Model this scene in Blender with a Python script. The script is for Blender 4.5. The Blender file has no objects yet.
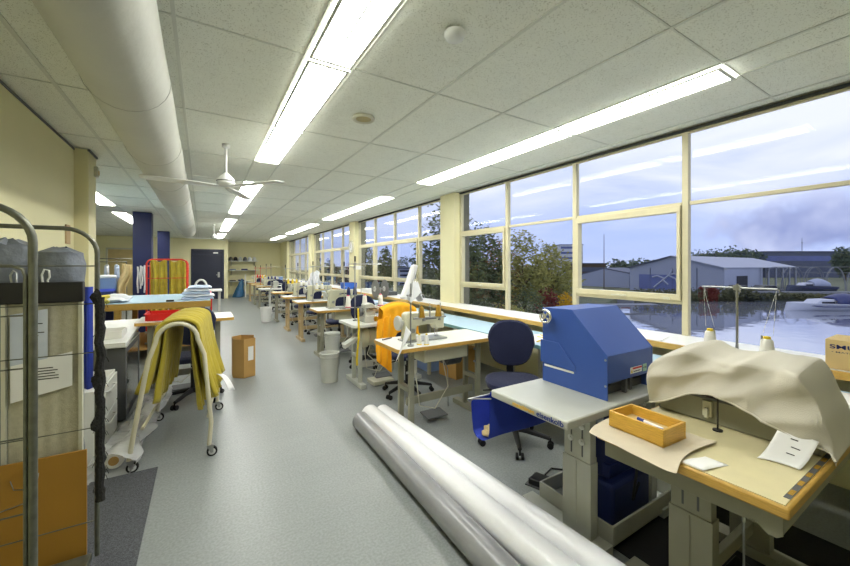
import bpy, bmesh, math, random
from mathutils import Vector, Matrix, noise
random.seed(7)
PI = math.pi
COL = bpy.context.scene.collection
# ---------------------------------------------------------------- camera frame (used only to measure the outdoors)
F = 362.7; TH = math.radians(31.58); S, CC = math.sin(TH), math.cos(TH); EYE = 1.45; HV = 266
def cf(r, D, z=0.0):
    return Vector((r*CC + D*S, D*CC - r*S, z))
def at(u, v, D):
    return cf((u-425)/F*D, D, EYE + (HV-v)/F*D)
def px(u, D): return (u-425)/F*D
def pz(v, D): return EYE + (HV-v)/F*D

# ---------------------------------------------------------------- materials
MATS = {}
def mat(name, col, rough=.5, metal=0., var=.06, scale=8., bump=0., bscale=60., spec=None, emit=None, alpha=None, sheen=0., coat=0.):
    if name in MATS: return MATS[name]
    m = bpy.data.materials.new(name); m.use_nodes = True
    nt = m.node_tree; n = nt.nodes; l = nt.links
    b = n['Principled BSDF']
    tc = n.new('ShaderNodeTexCoord')
    nz = n.new('ShaderNodeTexNoise'); nz.inputs['Scale'].default_value = scale; nz.inputs['Detail'].default_value = 5
    l.new(tc.outputs['Object'], nz.inputs['Vector'])
    r = n.new('ShaderNodeValToRGB')
    r.color_ramp.elements[0].position = .3; r.color_ramp.elements[1].position = .7
    r.color_ramp.elements[0].color = (*[max(0, c*(1-var)) for c in col], 1)
    r.color_ramp.elements[1].color = (*[min(1, c*(1+var)) for c in col], 1)
    l.new(nz.outputs['Fac'], r.inputs['Fac']); l.new(r.outputs['Color'], b.inputs['Base Color'])
    b.inputs['Roughness'].default_value = rough; b.inputs['Metallic'].default_value = metal
    if coat: b.inputs['Coat Weight'].default_value = coat; b.inputs['Coat Roughness'].default_value = .15
    if sheen: b.inputs['Sheen Weight'].default_value = sheen
    if spec is not None: b.inputs['Specular IOR Level'].default_value = spec
    if alpha is not None: b.inputs['Alpha'].default_value = alpha
    if bump:
        n2 = n.new('ShaderNodeTexNoise'); n2.inputs['Scale'].default_value = bscale; n2.inputs['Detail'].default_value = 4
        l.new(tc.outputs['Object'], n2.inputs['Vector'])
        bp = n.new('ShaderNodeBump'); bp.inputs['Strength'].default_value = bump; bp.inputs['Distance'].default_value = .01
        l.new(n2.outputs['Fac'], bp.inputs['Height']); l.new(bp.outputs['Normal'], b.inputs['Normal'])
    if emit: b.inputs['Emission Color'].default_value = (*emit[0], 1); b.inputs['Emission Strength'].default_value = emit[1]
    MATS[name] = m
    return m
def srgb(r, g, b):
    return tuple((c/255/12.92 if c/255 <= .04045 else ((c/255+.055)/1.055)**2.4) for c in (r, g, b))

M = {}
M['wall'] = mat('yellow_wall_paint', srgb(232,226,182), .75, var=.02, scale=2)
M['frame'] = mat('cream_window_paint', srgb(206,199,164), .45, var=.03)
M['navy_wall'] = mat('navy_paint', srgb(27,38,88), .5, var=.04)
M['door'] = mat('dark_navy_door', srgb(28,34,56), .35, var=.05)
M['cream_metal'] = mat('cream_enamel', srgb(205,203,182), .38, var=.03)
M['machine'] = mat('machine_enamel', srgb(206,204,176), .3, var=.03, coat=.3)
M['grey_green'] = mat('grey_green_enamel', srgb(146,145,126), .42, var=.05)
M['beige_leg'] = mat('beige_enamel', srgb(186,164,122), .45, var=.06)
M['white_metal'] = mat('white_enamel', srgb(220,222,218), .35, var=.03)
M['light_grey'] = mat('light_grey_enamel', srgb(186,188,178), .35, var=.03)
M['dark_grey'] = mat('dark_grey_enamel', srgb(86,88,90), .5, var=.05)
M['steel'] = mat('brushed_steel', srgb(170,172,170), .3, 1., var=.08)
M['dull_steel'] = mat('dull_galvanised_tube', srgb(112,114,102), .42, .75, var=.18, scale=30)
M['chrome'] = mat('chrome', (.8,.8,.8), .12, 1., var=.02)
M['black'] = mat('black_plastic', srgb(26,26,28), .45, var=.1)
M['rubber'] = mat('black_rubber', srgb(18,18,19), .8, var=.15, bump=.2)
M['laminate'] = mat('white_laminate', srgb(222,224,218), .3, var=.02)
M['plylam'] = mat('pale_birch_laminate', srgb(214,204,160), .4, var=.04, scale=14)
M['blue_lam'] = mat('light_blue_worktop', srgb(176,206,224), .35, var=.03)
M['white_paint'] = mat('white_sill_paint', srgb(228,228,222), .4, var=.03)
M['navy_fabric'] = mat('navy_upholstery', srgb(27,33,64), .95, var=.12, scale=120, bump=.3, bscale=400, sheen=.08)
M['mustard'] = mat('mustard_cloth', srgb(184,166,50), .9, var=.12, scale=10, bump=.3, bscale=40, sheen=.2)
M['orange_cloth'] = mat('orange_yellow_cloth', srgb(244,172,18), .85, var=.06, scale=10, bump=.3, bscale=30)
M['white_cloth'] = mat('white_cloth', srgb(232,234,236), .85, var=.04, bump=.3, bscale=30)
M['blue_white_cloth'] = mat('pale_blue_cloth', srgb(192,206,228), .85, var=.1, scale=12, bump=.3, bscale=30)
M['canvas'] = mat('beige_canvas_cover', srgb(202,197,180), .9, var=.03, scale=5, bump=.25, bscale=300, sheen=.1)
M['brown_cloth'] = mat('brown_paper_cloth', srgb(198,187,162), .85, var=.05, scale=9, bump=.3, bscale=30)
M['blue_metal'] = mat('blue_powder_coat', srgb(52,84,158), .38, var=.04, scale=4, bump=.05, bscale=300)
M['dark_blue'] = mat('dark_blue_enamel', srgb(24,38,96), .4, var=.08)
M['blue_cloth'] = mat('royal_blue_cloth', srgb(34,58,160), .8, var=.08, bump=.2, bscale=80)
M['carton'] = mat('brown_cardboard', srgb(190,150,86), .85, var=.05, scale=6)
M['carton_pale'] = mat('pale_cardboard', srgb(206,180,124), .85, var=.05, scale=6)
M['carton_in'] = mat('cardboard_inside', srgb(150,112,62), .9, var=.08)
M['paper'] = mat('white_paper', srgb(236,236,232), .8, var=.02)
M['ink'] = mat('black_ink', srgb(30,30,34), .8, var=.05)
M['blue_ink'] = mat('blue_ink', srgb(30,56,140), .6, var=.05)
M['yellow_ink'] = mat('yellow_ink', srgb(240,190,20), .6, var=.05)
M['orange_board'] = mat('orange_fibre_board', srgb(166,122,42), .6, var=.07, scale=3)
M['grey_bag'] = mat('grey_plastic_bag', srgb(112,118,126), .4, var=.2, scale=14, bump=.8, bscale=25)
M['red'] = mat('red_plastic', srgb(214,34,28), .4, var=.05)
M['red_tube'] = mat('red_painted_tube', srgb(206,52,34), .4, var=.05)
M['trolley'] = mat('cream_painted_tube', srgb(206,200,172), .35, var=.04)
M['yellow'] = mat('yellow_plastic', srgb(236,206,40), .45, var=.05)
M['amber'] = mat('amber_thread', srgb(170,130,24), .7, var=.1, scale=50, bump=.3, bscale=200)
M['white_thread'] = mat('white_thread', srgb(232,230,220), .8, var=.04, bump=.2, bscale=300)
M['pink'] = mat('pink_plastic', srgb(226,70,110), .5, var=.05)
M['bin'] = mat('pale_grey_plastic', srgb(196,198,190), .45, var=.04)
M['reel'] = mat('grey_reel_plastic', srgb(126,128,126), .4, var=.08)
M['slate'] = mat('steel_blue_panel', srgb(104,128,164), .45, var=.05)
M['beige_cloth'] = mat('sand_cloth', srgb(206,184,134), .9, var=.08, scale=10, bump=.3, bscale=30)
M['yellow_cloth'] = mat('pale_mustard_cloth', srgb(206,190,84), .9, var=.1, scale=10, bump=.3)
M['blue_bag'] = mat('blue_polythene', srgb(40,92,130), .4, var=.15, bump=.5, bscale=25)
M['plastic_blue'] = mat('pale_blue_plastic', srgb(150,176,224), .35, var=.04)
M['bright_blue'] = mat('bright_blue_plastic', srgb(40,96,190), .45, var=.05)
M['foliage'] = None

def wood_mat(name, col, s=3.):
    m = mat(name, col, .4, var=.02, coat=.2)
    nt = m.node_tree; n = nt.nodes; l = nt.links
    tc = [k for k in n if k.type == 'TEX_COORD'][0]
    mp = n.new('ShaderNodeMapping'); mp.inputs['Scale'].default_value = (s, s, s*14)
    nz = [k for k in n if k.type == 'TEX_NOISE'][0]
    l.new(tc.outputs['Object'], mp.inputs['Vector']); l.new(mp.outputs['Vector'], nz.inputs['Vector'])
    r = [k for k in n if k.type == 'VALTORGB'][0]
    r.color_ramp.elements[0].color = (*[c*.82 for c in col], 1); r.color_ramp.elements[1].color = (*[min(1, c*1.1) for c in col], 1)
    return m
M['wood'] = wood_mat('varnished_wood_edge', srgb(206,164,78))
M['wood_box'] = wood_mat('honey_pine_box', srgb(214,168,64))

def ceiling_mat():
    m = mat('speckled_mineral_tile', srgb(234,236,224), .9, var=.02)
    nt = m.node_tree; n = nt.nodes; l = nt.links
    b = n['Principled BSDF']; tc = [k for k in n if k.type == 'TEX_COORD'][0]
    v = n.new('ShaderNodeTexVoronoi'); v.inputs['Scale'].default_value = 100
    l.new(tc.outputs['Object'], v.inputs['Vector'])
    nz = n.new('ShaderNodeTexNoise'); nz.inputs['Scale'].default_value = 40; l.new(tc.outputs['Object'], nz.inputs['Vector'])
    mlt = n.new('ShaderNodeMath'); mlt.operation = 'MULTIPLY'; mlt.inputs[1].default_value = .5
    l.new(nz.outputs['Fac'], mlt.inputs[0])
    lt = n.new('ShaderNodeMath'); lt.operation = 'LESS_THAN'; l.new(v.outputs['Distance'], lt.inputs[0]); l.new(mlt.outputs[0], lt.inputs[1])
    r = [k for k in n if k.type == 'VALTORGB'][0]
    mx = n.new('ShaderNodeMixRGB'); mx.blend_type = 'MULTIPLY'; mx.inputs['Color2'].default_value = (.66, .65, .60, 1)
    l.new(lt.outputs[0], mx.inputs['Fac']); l.new(r.outputs['Color'], mx.inputs['Color1']); l.new(mx.outputs[0], b.inputs['Base Color'])
    return m
M['ceil'] = ceiling_mat()
def floor_mat():
    m = mat('grey_green_vinyl_floor', srgb(139,144,142), .36, var=.035, scale=1.4, bump=.03, bscale=260)
    nt = m.node_tree; n = nt.nodes; l = nt.links
    b = n['Principled BSDF']; tc = [k for k in n if k.type == 'TEX_COORD'][0]
    nz = n.new('ShaderNodeTexNoise'); nz.inputs['Scale'].default_value = 75; nz.inputs['Detail'].default_value = 3
    l.new(tc.outputs['Object'], nz.inputs['Vector'])
    r2 = n.new('ShaderNodeValToRGB'); r2.color_ramp.elements[0].color = (.86,.86,.86,1); r2.color_ramp.elements[1].color = (1.1,1.1,1.1,1)
    r2.color_ramp.elements[0].position = .35; r2.color_ramp.elements[1].position = .65
    l.new(nz.outputs['Fac'], r2.inputs['Fac'])
    mp = n.new('ShaderNodeMapping'); mp.inputs['Scale'].default_value = (1.2, 9, 1); mp.inputs['Rotation'].default_value = (0,0,.5)
    l.new(tc.outputs['Object'], mp.inputs['Vector'])
    st = n.new('ShaderNodeTexNoise'); st.inputs['Scale'].default_value = 1.6; st.inputs['Detail'].default_value = 6; l.new(mp.outputs[0], st.inputs['Vector'])
    r3 = n.new('ShaderNodeValToRGB'); r3.color_ramp.elements[0].color = (.93,.93,.93,1); r3.color_ramp.elements[1].color = (1.05,1.05,1.05,1)
    l.new(st.outputs['Fac'], r3.inputs['Fac'])
    r = [k for k in n if k.type == 'VALTORGB'][0]
    m1 = n.new('ShaderNodeMixRGB'); m1.blend_type = 'MULTIPLY'; m1.inputs['Fac'].default_value = 1
    m2 = n.new('ShaderNodeMixRGB'); m2.blend_type = 'MULTIPLY'; m2.inputs['Fac'].default_value = 1
    l.new(r.outputs['Color'], m1.inputs['Color1']); l.new(r2.outputs['Color'], m1.inputs['Color2'])
    l.new(m1.outputs[0], m2.inputs['Color1']); l.new(r3.outputs['Color'], m2.inputs['Color2'])
    l.new(m2.outputs[0], b.inputs['Base Color'])
    return m
M['floor'] = floor_mat()
def carpet_mat(name, col, sc=170):
    m = mat(name, col, .95, var=.55, scale=sc, bump=.6, bscale=300)
    return m
M['mat'] = carpet_mat('dark_grey_carpet', srgb(84,86,90))
M['mesh_curtain'] = mat('woven_beige_net', srgb(188,184,160), .85, var=.08, scale=60, bump=.3, bscale=200)
def glassy(name, tint=(.93,.96,.97), f0=.05, gl=1.):
    m = bpy.data.materials.new(name); m.use_nodes = True
    nt = m.node_tree; n = nt.nodes; l = nt.links; n.clear()
    out = n.new('ShaderNodeOutputMaterial'); tr = n.new('ShaderNodeBsdfTransparent'); tr.inputs[0].default_value = (*tint, 1)
    gs = n.new('ShaderNodeBsdfGlossy'); gs.inputs['Roughness'].default_value = 0.0; gs.inputs['Color'].default_value = (gl,gl,gl,1)
    g = n.new('ShaderNodeNewGeometry')
    d = n.new('ShaderNodeVectorMath'); d.operation = 'DOT_PRODUCT'; l.new(g.outputs['Normal'], d.inputs[0]); l.new(g.outputs['Incoming'], d.inputs[1])
    a = n.new('ShaderNodeMath'); a.operation = 'ABSOLUTE'; l.new(d.outputs['Value'], a.inputs[0])
    s = n.new('ShaderNodeMath'); s.operation = 'SUBTRACT'; s.inputs[0].default_value = 1; l.new(a.outputs[0], s.inputs[1])
    p = n.new('ShaderNodeMath'); p.operation = 'POWER'; p.inputs[1].default_value = 5; l.new(s.outputs[0], p.inputs[0])
    q = n.new('ShaderNodeMath'); q.operation = 'MULTIPLY_ADD'; q.inputs[1].default_value = 1-f0; q.inputs[2].default_value = f0; l.new(p.outputs[0], q.inputs[0])
    mx = n.new('ShaderNodeMixShader'); l.new(q.outputs[0], mx.inputs[0]); l.new(tr.outputs[0], mx.inputs[1]); l.new(gs.outputs[0], mx.inputs[2])
    l.new(mx.outputs[0], out.inputs[0]); return m
M['glass'] = glassy('window_glass', (.95,.965,.98), .0085)
def film_mat():
    m = mat('clear_polythene_film', (.85,.87,.87), .18, var=.05, bump=1., bscale=14)
    m.node_tree.nodes['Principled BSDF'].inputs['Alpha'].default_value = .38
    return m
M['film'] = film_mat()
M['film'].node_tree.nodes['Principled BSDF'].inputs['Alpha'].default_value = .5
M['film_roll'] = mat('film_wrapped_white_roll', srgb(232,233,234), .4, var=.03, scale=6, bump=.5, bscale=9, coat=.15)
M['film_grey'] = mat('film_wrapped_grey_roll', srgb(140,141,142), .3, var=.08, scale=6, bump=.6, bscale=9, coat=.35)
M['duct'] = mat('white_duct_fabric', srgb(190,190,178), .55, var=.03, scale=3, bump=.9, bscale=5)
def lightmat(name, s):
    m = bpy.data.materials.new(name); m.use_nodes = True
    nt = m.node_tree; n = nt.nodes; l = nt.links; n.clear()
    out = n.new('ShaderNodeOutputMaterial'); e = n.new('ShaderNodeEmission')
    tc = n.new('ShaderNodeTexCoord'); nz = n.new('ShaderNodeTexNoise'); nz.inputs['Scale'].default_value = 3; l.new(tc.outputs['Object'], nz.inputs['Vector'])
    r = n.new('ShaderNodeValToRGB'); r.color_ramp.elements[0].color = (1,.99,.93,1); r.color_ramp.elements[1].color = (1,1,.97,1)
    l.new(nz.outputs['Fac'], r.inputs['Fac']); l.new(r.outputs['Color'], e.inputs['Color'])
    e.inputs['Strength'].default_value = s; l.new(e.outputs[0], out.inputs[0]); return m
M['light'] = lightmat('lit_fluorescent_diffuser', 12.6)

# ---------------------------------------------------------------- mesh builder
class B:
    def __init__(s): s.bm = bmesh.new()
    def quad(s, pts):
        vs = [s.bm.verts.new(p) for p in pts]; s.bm.faces.new(vs); return s
    def box(s, x0, x1, y0, y1, z0, z1):
        v = [s.bm.verts.new(p) for p in ((x0,y0,z0),(x1,y0,z0),(x1,y1,z0),(x0,y1,z0),(x0,y0,z1),(x1,y0,z1),(x1,y1,z1),(x0,y1,z1))]
        for f in ((3,2,1,0),(4,5,6,7),(0,1,5,4),(1,2,6,5),(2,3,7,6),(3,0,4,7)): s.bm.faces.new([v[i] for i in f])
        return s
    def obox(s, c, size, rot=(0,0,0)):
        R = Matrix.Rotation(rot[2],3,'Z') @ Matrix.Rotation(rot[1],3,'Y') @ Matrix.Rotation(rot[0],3,'X')
        c = Vector(c); h = [q/2 for q in size]
        v = [s.bm.verts.new(c + R @ Vector((a*h[0],b*h[1],d*h[2]))) for a,b,d in ((-1,-1,-1),(1,-1,-1),(1,1,-1),(-1,1,-1),(-1,-1,1),(1,-1,1),(1,1,1),(-1,1,1))]
        for f in ((3,2,1,0),(4,5,6,7),(0,1,5,4),(1,2,6,5),(2,3,7,6),(3,0,4,7)): s.bm.faces.new([v[i] for i in f])
        return s
    def cyl(s, p0, p1, r0, r1=None, seg=14, cap=True):
        r1 = r0 if r1 is None else r1
        p0, p1 = Vector(p0), Vector(p1); d = (p1-p0).normalized()
        a = d.orthogonal().normalized(); b = d.cross(a)
        A = [s.bm.verts.new(p0 + (a*math.cos(2*PI*i/seg) + b*math.sin(2*PI*i/seg))*r0) for i in range(seg)]
        Z = [s.bm.verts.new(p1 + (a*math.cos(2*PI*i/seg) + b*math.sin(2*PI*i/seg))*r1) for i in range(seg)]
        for i in range(seg): s.bm.faces.new((A[i], A[(i+1)%seg], Z[(i+1)%seg], Z[i]))
        if cap: s.bm.faces.new(A[::-1]); s.bm.faces.new(Z)
        return s
    def tube(s, pts, r, seg=8, closed=False):
        pts = [Vector(p) for p in pts]; n = len(pts); rings = []
        a = None
        for i, p in enumerate(pts):
            if closed: d = (pts[(i+1)%n] - pts[i-1]).normalized()
            else: d = (pts[min(i+1,n-1)] - pts[max(i-1,0)]).normalized()
            a = d.orthogonal().normalized() if a is None else (a - d*a.dot(d)).normalized()
            b = d.cross(a); rr = r[i] if isinstance(r, (list,tuple)) else r
            rings.append([s.bm.verts.new(p + (a*math.cos(2*PI*k/seg) + b*math.sin(2*PI*k/seg))*rr) for k in range(seg)])
        m = n if closed else n-1
        for i in range(m):
            A, Z = rings[i], rings[(i+1)%n]
            for k in range(seg): s.bm.faces.new((A[k], A[(k+1)%seg], Z[(k+1)%seg], Z[k]))
        if not closed: s.bm.faces.new(rings[0][::-1]); s.bm.faces.new(rings[-1])
        return s
    def lathe(s, prof, c=(0,0,0), seg=20, axis='z'):
        c = Vector(c); rings = []
        for r, z in prof:
            ring = []
            for k in range(seg):
                x, y = r*math.cos(2*PI*k/seg), r*math.sin(2*PI*k/seg)
                p = {'z': (x,y,z), 'x': (z,x,y), 'y': (y,z,x)}[axis]
                ring.append(s.bm.verts.new(c + Vector(p)))
            rings.append(ring)
        for A, Z in zip(rings, rings[1:]):
            for k in range(seg): s.bm.faces.new((A[k], A[(k+1)%seg], Z[(k+1)%seg], Z[k]))
        s.bm.faces.new(rings[0][::-1]); s.bm.faces.new(rings[-1])
        return s
    def prism(s, pts, d):
        d = Vector(d); A = [s.bm.verts.new(p) for p in pts]; Z = [s.bm.verts.new(Vector(p)+d) for p in pts]; n = len(pts)
        s.bm.faces.new(A[::-1]); s.bm.faces.new(Z)
        for i in range(n): s.bm.faces.new((A[i], A[(i+1)%n], Z[(i+1)%n], Z[i]))
        return s
    def grid(s, fn, nu, nv):
        V = [[s.bm.verts.new(fn(i/nu, j/nv)) for j in range(nv+1)] for i in range(nu+1)]
        for i in range(nu):
            for j in range(nv): s.bm.faces.new((V[i][j], V[i+1][j], V[i+1][j+1], V[i][j+1]))
        return s
    def blob(s, c, r, sub=2, amp=.0, sc=2., seed=0):
        t = bmesh.new(); bmesh.ops.create_icosphere(t, subdivisions=sub, radius=1)
        mp = {}
        for v in t.verts:
            p = v.co.copy(); k = 1 + amp*noise.noise(p*sc + Vector((seed*3.1, seed, 0)))
            mp[v.index] = s.bm.verts.new(Vector((p.x*r[0]*k + c[0], p.y*r[1]*k + c[1], p.z*r[2]*k + c[2])))
        for f in t.faces: s.bm.faces.new([mp[v.index] for v in f.verts])
        t.free(); return s
    def done(s, name, m, parent=None, bevel=0., thick=0., smooth=True, kind=None, label=None, sub=0):
        bmesh.ops.recalc_face_normals(s.bm, faces=s.bm.faces)
        me = bpy.data.meshes.new(name); s.bm.to_mesh(me); s.bm.free()
        me.materials.append(M[m] if isinstance(m, str) else m)
        if smooth:
            me.polygons.foreach_set('use_smooth', [True]*len(me.polygons)); me.set_sharp_from_angle(angle=math.radians(38))
        o = bpy.data.objects.new(name, me); COL.objects.link(o)
        if parent: o.parent = parent
        if thick:
            k = o.modifiers.new('thick', 'SOLIDIFY'); k.thickness = thick; k.offset = 0
        if sub:
            k = o.modifiers.new('sub', 'SUBSURF'); k.levels = sub; k.render_levels = sub
        if bevel:
            k = o.modifiers.new('bevel', 'BEVEL'); k.width = bevel; k.segments = 2; k.limit_method = 'ANGLE'; k.angle_limit = math.radians(40)
        if kind: o['kind'] = kind
        if label: o['label'] = label
        return o
def thing(name, label, cat, loc=(0,0,0), rz=0, group=None):
    o = bpy.data.objects.new(name, None); COL.objects.link(o); o.empty_display_size = .1
    o.location = loc; o.rotation_euler = (0,0,rz); o['label'] = label; o['category'] = cat
    if group: o['group'] = group
    return o
def tag(o, label, cat, group=None, loc=None, rz=None):
    o['label'] = label; o['category'] = cat
    if group: o['group'] = group
    if loc is not None: o.location = loc
    if rz is not None: o.rotation_euler = (0,0,rz)
    return o
def dup(root, loc, rz=0, label=None):
    r = root.copy(); COL.objects.link(r); r.location = loc; r.rotation_euler = (0,0,rz)
    if label: r['label'] = label
    for ch in list(root.children):
        c = ch.copy(); COL.objects.link(c); c.parent = r
        for g in list(ch.children):
            d = g.copy(); COL.objects.link(d); d.parent = c
    return r
def text(body, size, m, parent, loc, rot, name='lettering', ext=.0008, w=None):
    cu = bpy.data.curves.new(name, 'FONT'); cu.body = body; cu.size = size; cu.extrude = ext; cu.offset = size*.012
    t = bpy.data.objects.new('tmp', cu); COL.objects.link(t)
    bpy.context.view_layer.update()
    dg = bpy.context.evaluated_depsgraph_get()
    me = bpy.data.meshes.new_from_object(t.evaluated_get(dg)); COL.objects.unlink(t); bpy.data.objects.remove(t)
    me.materials.clear(); me.materials.append(M[m])
    if w:
        xs = [v.co.x for v in me.vertices]; k = w/(max(xs)-min(xs))
        for v in me.vertices: v.co.x = (v.co.x-min(xs))*k
    o = bpy.data.objects.new(name, me); COL.objects.link(o); o.parent = parent; o.location = loc; o.rotation_euler = rot
    return o
ORD = ['first','second','third','fourth','fifth','sixth','seventh','eighth','ninth','tenth','eleventh','twelfth']
#SHELL
CZ = 2.63; WX = 3.57; LX = -1.09
# ================================================================= room shell
B().box(-5.2, WX+.18, -2.6, 20.0, -.15, 0).done('floor', 'floor', kind='structure', smooth=False)
B().box(-5.2, WX+.025, -2.6, 20.0, CZ+.012, CZ+.15).done('ceiling', 'ceil', kind='structure', smooth=False)
M['tbar'] = mat('ceiling_grid_bar', srgb(212,214,202), .6, var=.02)
g = B()
for x in (-.187, -.115, .499, .772, 1.384, 1.998, 2.600, 2.855, 3.42):
    g.box(x-.009, x+.009, -2.5, 19.9, CZ+.006, CZ+.0118)
for x in (-.82, -1.44, -1.70, -2.32, -2.94, -3.55, -4.16):
    g.box(x-.012, x+.012, (-2.5 if x > LX else 5.2), 19.9, CZ+.006, CZ+.0118)
YG = [.90+1.19*k for k in range(-3, 17)]
for y in YG: g.box((LX if y < 5.2 else -5.0), WX, y-.005, y+.005, CZ+.007, CZ+.0115)
g.done('trim_1', 'tbar', kind='structure', smooth=False)
B().box(WX-.03, WX+.015, -2.5, 20, CZ-.022, CZ).done('trim_2', mat('dark_shadow_gap', srgb(52,54,52), .7), kind='structure', smooth=False)
# walls
B().box(LX-.15, LX, -2.6, 4.92, 0, CZ).box(LX-.15, -.98, 4.92, 5.22, 0, CZ).done('wall_left', 'wall', kind='structure', smooth=False)
B().box(LX-.02, LX+.006, -2.4, 4.92, CZ-.022, CZ-.002).box(-.985,-.965,4.9,5.23,CZ-.02,CZ-.002).done('trim_3', 'dark_grey', kind='structure', smooth=False)
B().box(-5.2, -5.0, 5.22, 20, 0, CZ).box(-5.2, LX-.15, 5.0, 5.22, 0, CZ).done('wall_alcove', 'wall', kind='structure', smooth=False)
B().box(-5.2, WX+.18, -2.75, -2.6, 0, CZ).done('wall_back', 'wall', kind='structure', smooth=False)
DX0, DX1, DZ = -.40, .83, 2.18
B().box(-5.2, DX0, 18.4, 18.6, 0, CZ).box(DX1, .99, 18.4, 18.6, 0, CZ).box(DX0, DX1, 18.4, 18.6, DZ, CZ).box(.84, .99, 18.6, 20, 0, CZ).box(.84, WX+.18, 19.85, 20.05, 0, CZ).done('wall_front', 'wall', kind='structure', smooth=False)
# right wall with window bays
BAYS = [(.42, 4.70), (5.10, 9.14), (9.57, 13.60), (14.05, 18.10)]
g = B().box(WX, WX+.18, -2.6, 20, -3.2, .80).box(WX, WX+.02, -2.6, 20, CZ-.02, CZ+.15).box(WX+.02, WX+.2, -2.6, 20, CZ+.13, CZ+.25)
ext = B()
ys = [-2.6] + [q for b in BAYS for q in b] + [20.0]
for a, b in zip(ys[::2], ys[1::2]):
    g.box(WX, WX+.03, a, b, .80, CZ+.13)
    ext.box(WX+.03, WX+.20, a+.03, b-.03, -3., CZ+.2)
    if a > 0: g.box(WX-.13, WX, a, b, 0, CZ)
g.done('wall_right', 'wall', kind='structure', smooth=False)
ext.done('wall_outside', mat('weathered_concrete_pier', srgb(120,118,100), .8, var=.1), kind='structure', smooth=False)
TR, LR, GB = 1.99, 1.145, .845
for i, (a, b) in enumerate(BAYS):
    if i == 0: mu = [.42+.02, 1.49, 2.58, 3.64, 4.68]; rails = [0, 1, 0, 1]
    else:
        mu = [a+.02, b-3*1.045, b-2*1.045, b-1.045, b-.02]; rails = [1,1,1,1]
    g = B()
    for k, y in enumerate(mu):
        h = .024
        g.box(WX-.025, WX+.03, y-h, y+h, .80, CZ-.03)
    g.box(WX-.03, WX+.03, a, b, .80, GB); g.box(WX-.01, WX+.02, a, b, CZ-.04, CZ-.02)
    op = B(); hd = B()
    for k in range(4):
        y0, y1 = mu[k]+.03, mu[k+1]-.03
        g.box(WX-.015, WX+.028, y0, y1, TR-.015, TR+.015)
        if rails[k]:
            g.box(WX-.015, WX+.028, y0, y1, LR-.03, LR+.005)
            # opening sash
            op.box(WX-.045, WX+.03, y0, y1, LR+.005, LR+.055).box(WX-.045, WX+.03, y0, y1, TR-.07, TR-.012)
            op.box(WX-.045, WX+.03, y0, y0+.028, LR+.05, TR-.06).box(WX-.04, WX+.03, y1-.028, y1, LR+.05, TR-.06)
            ym = (y0+y1)/2
            hd.box(WX-.06, WX-.045, ym-.05, ym+.05, LR+.012, LR+.03).cyl((WX-.07, ym, LR+.02), (WX-.045, ym, LR+.02), .012).box(WX-.075, WX-.06, ym-.012, ym+.09, LR+.013, LR+.027)
            hd.box(WX-.055, WX-.045, y0+.08, y0+.13, LR+.008, LR+.03)
    fr = g.done('window_%d' % (i+1), 'frame', kind='structure', bevel=.003)
    op.done('sash', 'frame', fr, bevel=.003); hd.done('window_catch', 'cream_metal', fr)
    p = B()
    for k in range(4): p.box(WX+.012, WX+.016, mu[k]+.02, mu[k+1]-.02, GB-.01, CZ-.035)
    p.done('glass', 'glass', fr, smooth=False)
# sill shelf with varnished edge
sl = B().box(3.09, WX-.001, -1.5, 18.1, .815, .85).done('trim_4', 'white_paint', kind='structure', bevel=.002)
B().box(3.065, 3.09, -1.5, 18.1, .808, .853).done('trim_5', 'wood', kind='structure', bevel=.002)
B().box(LX, LX+.012, -2.5, 4.92, 0, .09).done('baseboard_left', 'dark_grey', kind='structure', bevel=.002)
B().box(.99, WX, 19.838, 19.85, 0, .08).box(-5, DX0-.05, 18.388, 18.4, 0, .08).done('baseboard_front', 'cream_metal', kind='structure', bevel=.002)
# door
d = B().box(DX0, DX1, 18.43, 18.5, 0, DZ).done('door_1', 'door', kind='structure', bevel=.002)
B().box(DX0, DX0+.06, 18.37, 18.46, 0, DZ).box(DX1-.06, DX1, 18.37, 18.46, 0, DZ).box(DX0, DX1, 18.37, 18.46, DZ-.07, DZ).box(DX0, DX1, 18.41, 18.45, 1.93, 1.98).done('door_frame', mat('navy_door_frame', srgb(36,42,66), .4), d, bevel=.002)
B().box(DX1-.24, DX1-.16, 18.405, 18.43, .95, 1.18).cyl((DX1-.2, 18.35, 1.06), (DX1-.2, 18.43, 1.06), .012).box(DX1-.3, DX1-.19, 18.34, 18.355, 1.05, 1.07).done('door_handle', 'steel', d)
B().box(.42, .60, 18.365, 18.37, 2.0, 2.05).done('door_sign', 'paper', d)
# closet in back left
d2 = B().box(-3.1, -2.15, 18.36, 18.4, 0, 2.1).done('door_2', mat('ochre_door', srgb(206,184,128), .6), kind='structure')
B().box(-3.16,-3.1,18.34,18.4,0,2.16).box(-2.15,-2.09,18.34,18.4,0,2.16).box(-3.16,-2.09,18.34,18.4,2.1,2.16).done('door_frame','cream_metal',d2)
# columns
for y, z in ((10.0, 'nearer'), (15.1, 'farther')):
    B().box(-1.28, -.95, y, y+.33, 0, CZ).done('trim_%d' % (6 if y < 12 else 7), 'navy_wall', kind='structure', bevel=.004)

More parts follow.
